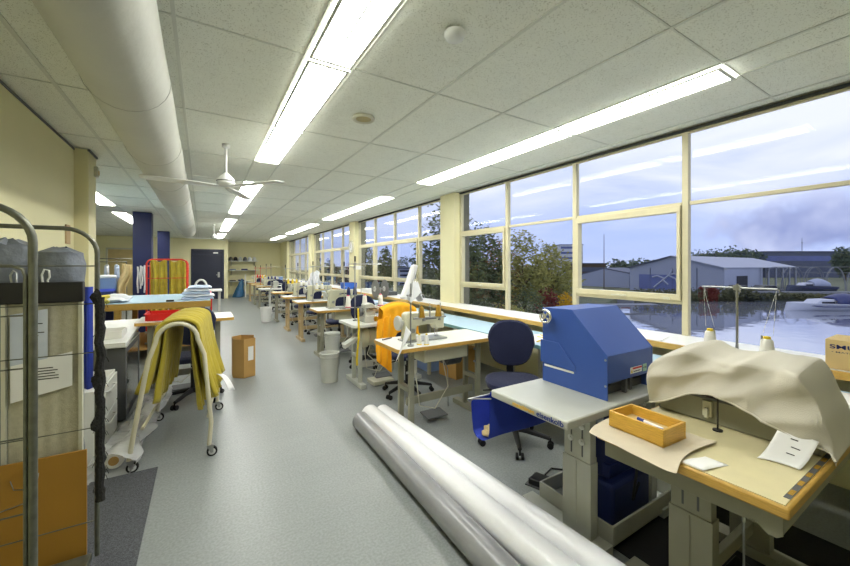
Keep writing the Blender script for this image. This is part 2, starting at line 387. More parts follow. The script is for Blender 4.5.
# ================================================================= ceiling lights
def lightpanel(x0, x1, y0, y1, label):
    t = thing('ceiling_light', label, 'ceiling light', ((x0+x1)/2, (y0+y1)/2, CZ), 0, 'fluorescent ceiling panels')
    w, l = (x1-x0)/2, (y1-y0)/2
    B().box(-w, w, -l, l, -.004, .010).done('diffuser', 'light', t, smooth=False)
    B().box(-w, -w+.016, -l, l, -.012, .004).box(w-.016, w, -l, l, -.012, .004).box(-w+.016, w-.016, -l, -l+.02, -.012, .004).box(-w+.016, w-.016, l-.02, l, -.012, .004).box(-.004, .004, -l+.02, l-.02, -.009, -.003).done('frame', 'tbar', t, smooth=False)
Yk = lambda k: .90+1.19*k
rows = [('row over the aisle', .512, .76, (-1, 0, 1, 2, 4, 5, 6, 8, 9, 10, 12, 13)),
        ('row along the windows', 2.612, 2.843, (0, 1, 2, 4, 5, 6, 8, 9, 10, 12, 13)),
        ('row left of the navy columns', -1.69, -1.45, (5, 6, 8, 9, 11))]
for rn, x0, x1, ks in rows:
    for i, k in enumerate(ks):
        lightpanel(x0, x1, Yk(k)+.012, Yk(k+1)-.012, 'glowing fluorescent panel, %s from near end of the %s' % (ORD[i] if i < 12 else 'thirteenth', rn))
# smoke detector, vent
t = thing('smoke_detector', 'small white round smoke detector on the ceiling near the camera', 'smoke detector', (1.09, 1.485, CZ))
B().lathe([(.055,0),(.055,-.012),(.045,-.03),(.028,-.038),(.001,-.04)], seg=24).done('housing', 'white_metal', t)
B().lathe([(.034,-.026),(.036,-.030),(.036,-.034),(.03,-.036)], seg=24).done('vent_ring', 'dark_grey', t)
t = thing('ceiling_speaker', 'round cream speaker grille set flush in the ceiling tile', 'speaker', (1.103, 2.735, CZ))
B().lathe([(.088,.01),(.088,-.008),(.078,-.013),(.062,-.006),(.060,.004)], seg=32).done('rim', 'cream_metal', t)
B().lathe([(.060,.004),(.060,-.005),(.001,-.007)], seg=32).done('grille', mat('tan_grille', srgb(176,164,120), .7), t)
t = thing('wall_sensor', 'little cream sensor box high on the yellow pilaster', 'sensor', (-.98, 5.15, 2.40))
B().box(0, .035, -.035, .035, 0, .11).done('housing', 'cream_metal', t, bevel=.008)
B().box(.035, .04, -.02, .02, .02, .07).done('lens', 'carton_pale', t, bevel=.003)
# duct
g = B(); n = 90
prof = []
def ductp(u, v):
    y = -2.4 + u*14.9; a = 2*PI*v; r = .184*(1+.012*noise.noise(Vector((math.cos(a)*2, math.sin(a)*2, y*2.2))) + .006*math.sin(y*2*PI/1.2))
    if u > .97: r *= math.sqrt(max(.02, 1-((u-.97)/.03)**2*.9))
    return Vector((-.33 + r*math.cos(a), y, 2.435 + r*math.sin(a)))
g.grid(ductp, 110, 28)
dt = tag(g.done('air_duct', 'duct'), 'long round off-white fabric air duct under the ceiling', 'air duct')
B().tube([(-.33+.0, -2.3+.0, 2.61)] + [(-.33, y, 2.608) for y in (3, 8, 12.4)], .008, 6).done('hanging_rail', 'steel', dt)
for y in [1.2+1.19*k for k in range(-2, 10)]:
    B().tube([(-.33+.188*math.cos(a), y, 2.435+.188*math.sin(a)) for a in [PI*.5+2*PI*i/24 for i in range(24)]], .0016, 4, closed=True).done('seam', mat('duct_seam', srgb(160,160,150), .7), dt)
# fans
def fan(x, y, label, phi):
    t = thing('ceiling_fan', label, 'ceiling fan', (x, y, CZ))
    B().lathe([(.035,.01),(.035,-.02),(.012,-.035),(.011,-.30)], seg=16).done('rod', 'white_metal', t)
    B().lathe([(.02,-.27),(.05,-.30),(.075,-.33),(.08,-.345),(.08,-.375),(.06,-.395),(.02,-.405),(.001,-.406)], seg=28).done('motor_housing', 'white_metal', t)
    B().lathe([(.082,-.347),(.083,-.350),(.083,-.354),(.081,-.356)], seg=28).done('trim_ring', 'dark_grey', t)
    for k in range(3):
        a = phi + k*2*PI/3; c, s = math.cos(a), math.sin(a)
        def f(u, v, c=c, s=s):
            r = .07 + u*.60; w = (.03+.032*min(1, u*4))*(1 if u < .93 else .8); q = (v-.5)*2*w
            return Vector((r*c - q*s, r*s + q*c, -.405 + q*.10))
        B().grid(f, 10, 3).done('blade', 'white_metal', t, thick=.006)
        if k == 2: pass
fan(.20, 4.05, 'white three-bladed ceiling fan, the near one beside the duct', math.radians(188))
fan(.29, 12.0, 'white ceiling fan far off near the navy door', math.radians(185))
#END1
# ================================================================= templates
def office_chair(label, x, y, rz, seat_h=.48, bz=.33, fab='navy_fabric', group='navy office chairs at the sewing stations'):
    t = thing('office_chair', label, 'office chair', (x, y, 0), rz, group)
    def seatf(u, v):
        a = 2*PI*v; k = math.sqrt(u); ex = .24*(abs(math.cos(a))**.75)*(1 if math.cos(a) > 0 else -1)*k; ey = .225*(abs(math.sin(a))**.75)*(1 if math.sin(a) > 0 else -1)*k
        return Vector((ex, ey, seat_h + .012*(1-u) - (.03 if u >= 1 else 0) + .01*u*abs(math.cos(a))))
    g = B(); seg = 28; prof = [(.0,.0),(.5,.0),(.85,.002),(.97,-.012),(1.,-.032),(.96,-.055),(.5,-.062),(.001,-.062)]
    rings = []
    for r, z in prof:
        ring = []
        for k in range(seg):
            a = 2*PI*k/seg; cx, sy = math.cos(a), math.sin(a)
            ring.append(g.bm.verts.new((math.copysign(abs(cx)**.7, cx)*.235*max(r,.001), math.copysign(abs(sy)**.7, sy)*.22*max(r,.001), seat_h+z)))
        rings.append(ring)
    for A, Z in zip(rings, rings[1:]):
        for k in range(seg): g.bm.faces.new((A[k], A[(k+1)%seg], Z[(k+1)%seg], Z[k]))
    g.done('seat', fab, t)
    g = B()   # backrest at -y side, rounded top, slightly curved
    def outline(k, n):
        a = 2*PI*k/n; cx, sz = math.cos(a), math.sin(a)
        w = .205 if sz > 0 else .19
        return math.copysign(abs(cx)**.75, cx)*w, (math.copysign(abs(sz)**.85, sz)*.20)
    n = 28; rr = []
    for s, off in ((.0,.03),(.6,.028),(.93,.02),(1.,0),(.93,-.02),(.6,-.03),(.0,-.032)):
        ring = []
        for k in range(n):
            ox, oz = outline(k, n); ox *= max(s,.002); oz *= max(s,.002)
            ring.append(g.bm.verts.new((ox, -.225 + off + .9*ox*ox - .12*oz*0 - oz*.12, seat_h+bz+oz)))
        rr.append(ring)
    for A, Z in zip(rr, rr[1:]):
        for k in range(n): g.bm.faces.new((A[k], A[(k+1)%n], Z[(k+1)%n], Z[k]))
    g.done('backrest', fab, t)
    B().box(-.03,.03,-.262,-.25,seat_h-.05,seat_h+bz).box(-.03,.03,-.262,-.02,seat_h-.085,seat_h-.065).done('back_bracket', 'black', t, bevel=.006)
    B().cyl((0,0,.11),(0,0,seat_h-.16),.026).cyl((0,0,seat_h-.18),(0,0,seat_h-.06),.014).box(-.08,.08,-.08,.08,seat_h-.082,seat_h-.062).done('gas_column', 'black', t)
    B().tube([(.06,.03,seat_h-.08),(.2,.05,seat_h-.085),(.26,.05,seat_h-.09)],.007,6).done('lever','black',t)
    g = B()
    for k in range(5):
        a = PI/2 + k*2*PI/5; c, s = math.cos(a), math.sin(a)
        g.tube([(0,0,.115),(.1*c,.1*s,.108),(.28*c,.28*s,.075)], [.03,.024,.016], 8)
        cs = B(); p = Vector((.285*c,.285*s,0)); q = Vector((-s, c, 0))
        for sg in (-1, 1): cs.cyl(p+q*.012*sg+Vector((0,0,.025)), p+q*.028*sg+Vector((0,0,.025)), .025, seg=12)
        cs.cyl(p+Vector((0,0,.03)), p+Vector((0,0,.08)), .007, seg=8)
        cs.done('caster', 'rubber', t)
    g.cyl((0,0,.09),(0,0,.14),.036); g.done('star_base', 'black', t)
    return t

def sewing_table(label, x, y, L=1.1, W=.54, h=.76, top='laminate', edge='wood', leg='grey_green', style='posts', lx=.19, group='sewing tables in the window row', pan=True, motor=True, rz=0):
    t = thing('sewing_table', label, 'sewing table', (x, y, 0), rz, group)
    r = .03
    def rrect(i, z):
        x0, x1, y0, y1 = i, L-i, i, W-i; pts = []
        for cx, cy, a0 in ((x1-r, y1-r, 0), (x0+r, y1-r, 90), (x0+r, y0+r, 180), (x1-r, y0+r, 270)):
            for k in range(5): a = math.radians(a0+k*22.5); pts.append((cx+r*math.cos(a), cy+r*math.sin(a), z))
        return pts
    tp = B().prism(rrect(0, h-.032), (0,0,.031)).done('tabletop', edge, t)
    B().prism(rrect(.004, h-.001), (0,0,.002)).done('work_surface', top, tp)
    for i, X in enumerate((lx, L-.16)):
        g = B()
        if style == 'posts':
            for yy in (W*.25, W*.62): g.box(X-.024, X+.024, yy-.018, yy+.018, .04, h-.032)
            g.box(X-.025, X+.025, W*.25, W*.62, .34, .38); g.box(X-.035, X+.035, W*.15, W*.8, h-.05, h-.032)
            g.box(X-.035, X+.035, .02, W-.02, .0, .05)
        elif style == 'panel':
            g.box(X-.032, X+.032, W*.22, W*.60, .05, h-.28); g.box(X-.026, X+.026, W*.24, W*.58, h-.30, h-.032)
            g.box(X-.045, X+.045, -.0, W+.0, .0, .055)
        elif style == 'pedestal':
            g.cyl((X, W/2, .03), (X, W/2, h-.03), .035).box(X-.05, X+.05, .04, W-.04, 0, .04)
        lg = g.done('leg', leg, t, bevel=.004)
        if style != 'pedestal':
            for zz in (h-.12, h-.24): B().cyl((X-.045, W*.25, zz), (X-.028, W*.25, zz), .011, seg=10).done('bolt', 'steel', lg)
    B().box(lx, L-.16, W*.40, W*.44, .20, .27).done('crossbar', leg, t, bevel=.003)
    p = B().obox((L*.45, W*.45, .06), (.22, .15, .012), (.12,0,0)).done('foot_pedal', 'dark_grey', t, bevel=.004)
    B().tube([(L*.5+.1, W*.42, .1), (L*.5+.12, W*.5, .45), (L*.55, W*.55, .6)], .005, 6).done('treadle_rod', 'steel', t)
    if motor:
        B().cyl((L*.62, W*.62, h-.22), (L*.62+.16, W*.62, h-.22), .075, seg=20).cyl((L*.62-.05, W*.62, h-.22), (L*.62, W*.62, h-.22), .045, seg=16).box(L*.6, L*.6+.18, W*.45, W*.7, h-.16, h-.035).done('motor', 'dark_grey' if motor is True else motor, t, bevel=.004)
    if pan: B().box(.30, .78, W*.16, W*.52, h-.17, h-.034).done('oil_pan', 'machine', t, bevel=.01)
    B().tube([(lx+.02, W*.3, h-.08), (lx+.06, W*.25, .4), (lx+.10, W*.3, .2), (lx+.28, W*.34, .13), (lx+.45, W*.4, .3), (lx+.4, W*.45, .58)], .005, 6).done('power_cable', 'cream_metal', t)
    return t

def sewing_machine(label, x, y, z, rz=0, m='machine', L=.50, group='flatbed sewing machines', hh=.27):
    """local: hand wheel at x=0, needle head at x=L"""
    t = thing('sewing_machine', label, 'sewing machine', (x, y, z), rz, group)
    B().box(.02, L+.02, -.09, .09, -.002, .014).done('bed', 'steel', t, bevel=.003)
    g = B()
    prof = [(.03,.012),(.145,.012),(.14,.06),(.15,.135),(.20,hh-.115),(L-.10,hh-.105),(L-.085,hh-.16),(L+.01,hh-.16),(L+.015,hh-.02),(L-.0,hh),(.06,hh+.01),(.035,hh-.01)]
    g.prism([(px_, -.05, pz_) for px_, pz_ in prof], (0,.10,0)); g.done('arm', m, t, bevel=.012)
    B().lathe([(.02,-.04),(.062,-.035),(.068,-.02),(.062,-.005),(.03,.0),(.02,.035)], c=(0,0,hh-.085), axis='x').done('handwheel', 'light_grey', t)
    B().box(L-.07, L-.015, -.02, .02, .10, hh-.15).cyl((L-.04,0,.02),(L-.04,0,.12),.004).cyl((L-.06,.01,.03),(L-.06,.01,.12),.005).box(L-.07,L-.03,-.012,.012,.015,.022).done('needle_bar', 'chrome', t)
    for a_ in (((.22,-.05,hh-.06),(.22,-.06,hh-.06),.018),((.10,-.05,.1),(.10,-.062,.1),.022),((L-.05,-.05,hh-.07),(L-.05,-.068,hh-.07),.012)): B().cyl(*a_).done('adjuster', 'steel', t)
    B().box(.24, .36, -.0525, -.05, hh-.065, hh-.045).done('nameplate', 'dark_grey', t)
    B().tube([(.30,0,hh),(.30,0,hh+.05),(.34,0,hh+.05)],.003,6).tube([(L-.1,0,hh),(L-.1,0,hh+.04)],.003,6).done('thread_guide', 'steel', t)
    return t

def overlock(label, x, y, z, rz=0, m='light_grey', group='compact overlock machines', s=1.):
    t = thing('overlock_machine', label, 'overlock machine', (x, y, z), rz, group)
    B().box(-.13*s,.13*s,-.1*s,.1*s,0,.085*s).prism([(-.12*s,-.08*s,.08*s),(.02*s,-.08*s,.08*s),(.02*s,-.08*s,.2*s),(-.03*s,-.08*s,.235*s),(-.12*s,-.08*s,.22*s)],(0,.13*s,0)).done('body', m, t, bevel=.01)
    B().prism([(.02*s,-.03*s,.16*s),(.13*s,-.03*s,.15*s),(.14*s,-.03*s,.12*s),(.12*s,-.03*s,.07*s),(.10*s,-.03*s,.115*s),(.02*s,-.03*s,.12*s)],(0,.05*s,0)).done('looper_arm', 'steel', t, bevel=.006)
    B().lathe([(.015,-.05),(.055*s,-.045),(.058*s,-.02),(.05*s,0),(.02,.01)], c=(-.13*s,-.01,.13*s), axis='x').done('handwheel', 'dark_grey', t)
    g = B()
    for k in range(4): g.cyl((-.09*s+.035*s*k,-.082*s,.17*s),(-.09*s+.035*s*k,-.115*s,.17*s),.013*s,seg=12)
    g.done('tension_dial', 'steel', t)
    B().box(-.02*s,.09*s,-.115*s,-.10*s,.01,.075*s).box(.1*s,.16*s,-.06*s,.06*s,.075*s,.083*s).done('cover_plate', 'chrome', t, bevel=.003)
    return t

def cone(x, y, z, label, m='white_thread', tip='yellow', h=.13, r=.036, group='thread cones'):
    t = thing('thread_cone', label, 'thread cone', (x, y, z), 0, group)
    B().lathe([(r,0),(r*1.02,.008),(r*.72,h-.02),(r*.5,h-.012),(.010,h-.01)], seg=18).done('thread', m, t)
    B().lathe([(r*.46,h-.02),(r*.44,h),(r*.2,h+.002),(r*.18,h-.01)], seg=14).done('cone_tip', tip, t)
    B().lathe([(r*1.06,-.001),(r*1.06,.007),(r*.9,.009)], seg=18).done('cone_foot', tip, t)
    return t

def thread_stand(label, x, y, z0, z1, arms, tray=None, rod='steel', tip=True, group='upright thread stands', r=.007):
    t = thing('thread_stand', label, 'thread stand', (x, y, z0), 0, group)
    B().cyl((0,0,0),(0,0,z1-z0),r,seg=10).cyl((0,0,0),(0,0,.014),.028).done('pole', rod, t)
    for (za, xa, xb) in arms:
        g = B().cyl((xa,0,za-z0),(xb,0,za-z0),.005,seg=8)
        for xx in (xa, xb, (xa+xb)/2): g.tube([(xx,0,za-z0),(xx,-.02,za-z0-.005),(xx,-.03,za-z0-.025),(xx,-.02,za-z0-.03)],.003,5)
        g.box(-.013,.013,-.013,.013,za-z0-.013,za-z0+.013); g.done('thread_arm', rod, t)
    if tip: B().cyl((0,0,z1-z0-.05),(0,0,z1-z0+.02),.011,seg=10).done('end_cap', 'black', t)
    if tray:
        za, xa, xb = tray
        g = B().box(xa,xb,-.01,.01,za-z0-.012,za-z0-.002)
        for k in range(3):
            xx = xa + (xb-xa)*(k+.5)/3; g.lathe([(.045,-.002),(.045,.0),(.008,.001),(.004,.12)],c=(xx,0,za-z0),seg=14)
        g.done('cone_tray', rod, t)
    return t

def draped(name, m, parent, pts_fn, nu, nv, thick=.003, sub=1):
    g = B().grid(pts_fn, nu, nv); return g.done(name, m, parent, thick=thick, sub=sub)
#END2
# ================================================================= right side, near
# --- front table with covered machine
FX, FY = 1.44, .34
def panel_leg(t, X, ya, yb, h, W, m, f0=0., f1=None):
    f1 = W if f1 is None else f1
    lg = B().box(X-.03, X+.03, ya-.006, yb+.006, .05, .44).box(X-.024, X+.024, ya, yb, .43, h).box(X-.045, X+.045, f0, f1, 0, .055).box(X-.034, X-.028, (ya+yb)/2-.002, (ya+yb)/2+.002, .1, .43).done('leg', m, t, bevel=.004)
    for yy in (ya+.045, yb-.045):
        for zz in (h-.09, h-.17): B().cyl((X-.034, yy, zz), (X-.02, yy, zz), .016, seg=14).cyl((X-.039, yy, zz), (X-.03, yy, zz), .008, seg=8).done('bolt', 'white_metal', lg)
    s = B()
    for yy in (ya+.045, yb-.045): s.box(X-.0255, X-.0235, yy-.004, yy+.004, .46, h-.03)
    s.done('adjusting_slot', 'dark_grey', lg)
t = thing('sewing_table', 'pale birch sewing table with thick varnished edge at the lower right, closest to the camera', 'sewing table', (FX, FY, 0))
tp = B().box(0, 1.06, 0, .60, .712, .748).done('tabletop', 'wood', t, bevel=.006)
B().box(.012, 1.05, .012, .588, .748, .7505).done('work_surface', 'plylam', tp)
panel_leg(t, .29, .285, .43, .71, .6, 'grey_green', .02, .62); panel_leg(t, .92, .285, .43, .71, .6, 'grey_green')
B().prism([(.03,y,z) for y,z in ((.02,.712),(.02,.645),(.035,.632),(.055,.63),(.07,.645),(.08,.655),(.10,.655),(.115,.648),(.58,.64),(.58,.712))], (.004,0,0)).box(.034,.98,.02,.024,.65,.712).box(.034,.98,.57,.574,.65,.712).box(.034,.98,.02,.57,.648,.652).done('apron_tray', 'grey_green', t, bevel=.002)
B().box(.29,.92,.34,.37,.12,.18).done('crossbar', 'grey_green', t, bevel=.003)
B().box(.36,.40,.20,.26,.50,.61).cyl((.38,.22,.50),(.38,.22,.44),.006).cyl((.40,.23,.56),(.415,.23,.56),.014).done('switch_box', 'light_grey', t, bevel=.004)
g = B(); pts = [(.38,.22,.44-.02*k) for k in range(12)] + [(.38+.01*k,.22-.006*k,.2-.015*k) for k in range(1,9)]
g.tube(pts, .004, 6).done('pull_chain', 'steel', t)
B().obox((.55,.25,.07),(.28,.2,.016),(.2,0,0)).cyl((.42,.33,.03),(.68,.33,.03),.012).done('foot_pedal', 'black', t, bevel=.004)
# ruler tape on the edge
B().box(.06,.62,.012,.028,.7507,.7515).done('measuring_strip', 'dark_grey', t)
for k in range(6): B().box(.09+k*.09,.13+k*.09,.014,.026,.7515,.752).done('strip_mark', 'amber', t)
tp = None
# machine below the cover
t = thing('edging_machine', 'long grey machine with a latch and needle post hidden under the beige cover', 'machine', (0,0,.7515))
B().box(1.925,2.26,.37,.925,0,.105).done('base', 'grey_green', t, bevel=.006)
B().box(2.01,2.17,.42,.88,.16,.23).box(2.05,2.2,.40,.50,.1,.17).box(2.08,2.24,.86,.94,.1,.17).done('arm', 'grey_green', t, bevel=.012)
B().box(1.91,1.925,.70,.735,.03,.10).box(1.90,1.91,.71,.725,.025,.07).done('latch', 'cream_metal', t, bevel=.003)
B().box(1.915,1.93,.37,.92,.105,.115).done('rail', 'dark_grey', t)
B().cyl((1.862,.66,0),(1.862,.66,.18),.0035).cyl((1.862,.66,0),(1.862,.66,.006),.018).done('needle_post', 'black', t)
def lerp_t(tab, y):
    for (a, va), (b, vb) in zip(tab, tab[1:]):
        if (a-y)*(b-y) <= 0 and a != b: return va + (vb-va)*(y-a)/(b-a)
    return tab[0][1] if abs(y-tab[0][0]) < abs(y-tab[-1][0]) else tab[-1][1]
TOP = [(.95,.80),(.944,.95),(.92,1.01),(.87,1.04),(.78,1.072),(.6,1.062),(.47,1.078),(.42,1.06),(.385,1.0),(.35,.90),(.33,.80),(.32,.775)]
HEM = [(.95,.775),(.92,.785),(.87,.81),(.77,.875),(.67,.907),(.57,.876),(.48,.838),(.41,.806),(.34,.79),(.25,.765)]
def cover(u, v):
    y = .948 - u*.626
    zt = lerp_t(TOP, y); zh = min(lerp_t(HEM, y), zt-.005)
    e = min(1, min(u, 1-u)*9)
    if v < .45:
        k = v/.45; x = 1.868 + .035*k**2 - .02*(1-e)*0; z = zh + (zt-.028-zh)*k**.9
        x += .012*math.sin(k*3.1)
    elif v < .62:
        k = (v-.45)/.17; x = 1.90 + .30*k; z = zt - .028 + .028*math.sin(PI*min(1, k*1.25+.0)/2) - .02*max(0, k-.7)
    else:
        k = (v-.62)/.38; x = 2.20 + .10*k; z = (zt-.01) + (.79-zt)*k
        z = max(z, .758)
    # folds running diagonally from the top to the hem
    w = y*1.0 + z*.9
    f = (.016*math.sin(w*26 + 2.6*noise.noise(Vector((y*4, z*3, 0)))) + .048*noise.noise(Vector((y*7+z*6, z*4-y*2, 1.7))) + .008*noise.noise(Vector((y*19+z*14, z*9, 5.)))) * (1-.25*e)
    rg = 1 - 2.2*abs(noise.noise(Vector((y*6+z*7, z*3-y*3, 9.))))
    f += .034*rg
    fs = f*(1 if v < .5 else .6)
    x -= fs if v < .5 else -fs*.3
    z += (f*.35 if .4 < v < .7 else 0)
    return Vector((x, y, z))
cvr = tag(draped('machine_cover', 'canvas', None, cover, 64, 46, .004, 1), 'creased beige canvas cover thrown over the long machine', 'machine cover')
# hem roll at the front edge of the cover
g = B(); g.tube([cover(i/40, 0.0) + Vector((-.002, 0, .002)) for i in range(41)], .004, 6).done('hem', 'canvas', cvr)
# papers, tray, cloth
t = thing('paper_note', 'white printed note leaning on the covered machine', 'paper', (1.80,.44,.752), 0)
def pn(u, v):
    return Vector((-.085 + .02*u + .135*v + .012*math.sin(u*3), .05 - u*.105 - v*.02, .003 + .075*v**1.5 + .006*math.sin(u*5)*v))
B().grid(pn, 10, 12).done('sheet', 'paper', t, thick=.0008)
g = B()
for k, (vv, a, b) in enumerate(((.80,.40,.58),(.60,.50,.72),(.40,.48,.68))):
    p = [pn(a, vv), pn(b, vv), pn(b, vv+.025), pn(a, vv+.025)]
    B().quad([q + Vector((-.0006,0,.0016)) for q in p]).done('printed_line', 'ink', t, thick=.0004)
def bs(u, v):
    x = -.062 + u*.345 - .03*v*(1-u); y = .595 - v*.345 + .035*u + .02*math.sin(u*4)
    z = .754 + .003*noise.noise(Vector((u*4, v*4, 0)))
    if x < 0: z -= .10*(-x)**1.2*1.2
    if v > .9: z += .006*(v-.9)*10
    return Vector((FX + x, FY + y, z+.003))
tag(draped('cutting_cloth', 'brown_cloth', None, bs, 24, 20, .0015), 'loose tan cloth sheet overhanging the corner of the birch table under the wooden tray', 'cloth')
B_ = B().grid(lambda u, v: Vector((FX+.012+u*.12, FY+.215+v*.07-.03*u, .7535+.002*math.sin(u*5))), 8, 4)
tag(B_.done('paper_scrap', 'paper', None, thick=.001), 'narrow white paper scrap peeking from beneath the tan cloth', 'paper')
t = thing('wooden_tray', 'open honey-coloured wooden tray holding tools on the tan cloth', 'tray', (1.575,.805,.7605), math.radians(-3))
hx, hy, hh = .08, .112, .066
B().box(-hx,hx,-hy,hy,0,.008).done('base', 'wood_box', t)
B().box(-hx+.01,hx-.01,-hy+.01,hy-.01,.008,.024).done('liner', 'carton_pale', t)
for nm, a in (('side', (-hx,-hx+.01,-hy,hy)), ('side', (hx-.01,hx,-hy,hy)), ('side', (-hx+.01,hx-.01,-hy,-hy+.01)), ('side', (-hx+.01,hx-.01,hy-.01,hy))):
    B().box(*a, .0, hh).done(nm, 'wood_box', t, bevel=.002)
g = thing('screwdriver', 'blue-handled screwdriver lying in the wooden tray', 'screwdriver', (1.555,.76,.795), math.radians(100))
B().cyl((-.045,0,0),(.01,0,0),.008,seg=10).done('handle', 'blue_ink', g); B().cyl((.01,0,0),(.06,0,0),.003,seg=8).done('shaft', 'chrome', g)
g = thing('marker_pen', 'blue and white marker lying in the wooden tray', 'pen', (1.585,.79,.795), math.radians(80))
B().cyl((-.05,0,0),(.03,0,0),.006,seg=10).done('barrel', 'paper', g); B().cyl((.03,0,0),(.06,0,0),.0065,seg=10).done('cap', 'blue_ink', g)
tag(B().obox((0,0,.007),(.06,.09,.012),(0,0,.3)).done('chalk_block', 'carton_pale', None, bevel=.003), 'pale chalk block at the far end of the wooden tray', 'chalk', loc=(1.57,.855,.770))
# thread stand behind the cover with two cones
t = thread_stand('tall thin thread stand behind the beige machine cover', 2.42, .773, .7505, 1.355, [(1.335,-.16,.155)], (.978,-.15,.15), tip=False, r=.006)
t.rotation_euler = (0,0,PI/2)
g = B()
for s in (-.155, .15):
    for dx in (-.02, .02): B().cyl((s,0,.575),(s*.8+dx,.0,.36),.0009,seg=4).done('thread', 'white_thread', t)
cone(2.42, .893, .980, 'white cone with yellow tip left of the tall thread stand pole', h=.12, r=.033)
cone(2.42, .653, .980, 'white cone with yellow tip right of the tall thread stand pole', h=.115, r=.033)
# carton on the sill
t = thing('cardboard_box', 'small pale cardboard box with dark lettering on the window sill at the right edge', 'box', (3.125,.215,.8535))
B().box(0,.27,0,.004,0,.165).box(0,.27,.366,.37,0,.165).box(0,.004,.004,.366,0,.165).box(.266,.27,.004,.366,0,.165).box(.004,.266,.004,.366,0,.004).done('body', 'carton_pale', t)
B().box(.0,.13,.0,.37,.165,.168).box(.14,.27,0,.37,.165,.168).done('flap', 'carton_pale', t)
text('SMULD', .034, 'dark_blue', t, (-.001,.352,.118), (PI/2,0,-PI/2), w=.17)
text('• MATIC • UNI', .012, 'dark_grey', t, (-.001,.345,.095), (PI/2,0,-PI/2), w=.16)
text('• BASIS', .012, 'dark_grey', t, (-.001,.27,.075), (PI/2,0,-PI/2), w=.08)
text('E-SM', .02, 'slate', t, (-.001,.26,.022), (PI/2,0,-PI/2), w=.09)
text('000', .014, 'slate', t, (-.001,.26,.006), (PI/2,0,-PI/2), w=.06)
# --- press table
PX, PY = 1.394, 1.05
t = thing('press_table', 'light grey work table with blue lettering on its edge, carrying the blue press', 'table', (PX, PY, 0))
B().box(0, 1.05, 0, .505, .708, .75).done('tabletop', 'light_grey', t, bevel=.008)
panel_leg(t, .31, .08, .235, .708, .5, 'light_grey', 0, .52); panel_leg(t, .9, .08, .235, .708, .5, 'light_grey', 0, .52)
text('eisenkolb', .036, 'blue_ink', t, (-.0012,.175,.718), (PI/2,0,-PI/2), w=.155)
text('maschinen', .03, 'yellow_ink', t, (-.0012,.335,.719), (PI/2,0,-PI/2), w=.145)
B().box(.31,.9,.20,.24,.30,.36).done('crossbar', 'light_grey', t, bevel=.003)
t = thing('floor_tray', 'shallow grey metal tray on the floor beneath the press table', 'tray', (1.765,1.06,0))
B().box(0,.68,0,.47,.03,.04).box(0,.012,0,.47,.03,.13).box(.668,.68,0,.47,.03,.13).box(.012,.668,0,.012,.03,.13).box(.012,.668,.458,.47,.03,.13).done('pan', 'light_grey', t, bevel=.003)
for x in (.06,.6): B().box(x,x+.03,.02,.45,0,.03).done('runner', 'grey_green', t)
t = thing('hydraulic_unit', 'dark blue hydraulic motor unit standing in the tray under the press table', 'motor', (1.88,1.13,.0405))
B().box(0,.38,0,.30,0,.22).done('tank', 'dark_blue', t, bevel=.02)
B().cyl((.12,.14,.22),(.12,.14,.44),.085,seg=22).cyl((.12,.14,.44),(.12,.14,.47),.05,seg=18).box(.05,.3,.05,.22,.22,.3).done('motor', 'dark_blue', t, bevel=.006)
B().box(.22,.34,.06,.2,.3,.52).done('valve_block', 'dark_blue', t, bevel=.01)
g = B()
for k in range(3):
    for j in range(2): g.cyl((.218,.09+.05*j,.34+.06*k),(.212,.09+.05*j,.34+.06*k),.012,seg=10)
g.done('gauge', 'steel', t)
B().cyl((.0-.012,.15,.25-.06),(.01,.15,.19),.016,seg=12).done('filler_cap', 'red', t)
B().tube([(.28,.1,.5),(.2,-.02,.45),(.12,-.06,.3),(.10,-.05,.15),(.2,-.03,.2)],.007,8).done('hose', 'black', t)
t = thing('foot_switch', 'black foot switch on the floor left of the press table foot', 'foot pedal', (1.93,1.66,0), math.radians(20))
B().prism([(-.07,-.05,0),(.07,-.05,0),(.07,-.05,.025),(-.07,-.05,.045)],(0,.11,0)).done('pedal', 'black', t, bevel=.006)
B().box(-.085,.085,-.065,.075,0,.008).done('base_plate', 'dark_grey', t)
B().tube([(.08,0,.02),(.2,.0,.01),(.3,-.2,.01),(.2,-.35,.012)],.006,6).done('cable', 'black', t)
# --- press
bx0, bx1, by0, by1, bz = 1.78, 2.225, 1.10, 1.518, .7515
t = thing('die_press', 'big blue wedge-shaped press machine with a chrome hand wheel', 'press machine', ((bx0+bx1)/2, (by0+by1)/2, bz))
hx, hy = (bx1-bx0)/2, (by1-by0)/2
def side(x):
    pts = [(x,hy,0),(x,hy,.445),(x,0.005,.452),(x,-hy,.232),(x,-hy,0)]
    return pts
for xx in (-hx, hx-.006): B().prism(side(xx), (.006,0,0)).done('side_plate', 'blue_metal', t, bevel=.0015)
B().prism([(-hx+.006,hy,.10),(-hx+.006,hy,.4435),(-hx+.006,.005,.4505),(-hx+.006,-hy+.001,.2305),(-hx+.006,-hy+.001,.088),(-hx+.006,-hy+.008,.088),(-hx+.006,-hy+.008,.224),(-hx+.006,.003,.443),(-hx+.006,hy-.006,.436),(-hx+.006,hy-.006,.10)], (2*hx-.012,0,0)).done('hood', 'blue_metal', t, bevel=.0015)
B().box(-hx+.006,hx-.006,-hy+.06,hy-.01,0,.045).box(-.02,0.0,-hy+.02,-hy+.045,0,.11).box(.05,.075,-hy+.035,-hy+.06,0,.11).box(-.1,.12,-hy+.06,hy-.1,.045,.2).done('press_frame', 'dark_grey', t, bevel=.003)
g = B().prism([(-hx-.003,hy-.02+.03,.06+.055),(-hx-.003,hy+.01,.25),(-hx-.003,hy-.12,.25),(-hx-.003,hy-.235,.135),(-hx-.003,hy-.235,.105)],(-.005,0,0)); g.done('side_flap', 'blue_metal', t, bevel=.002)
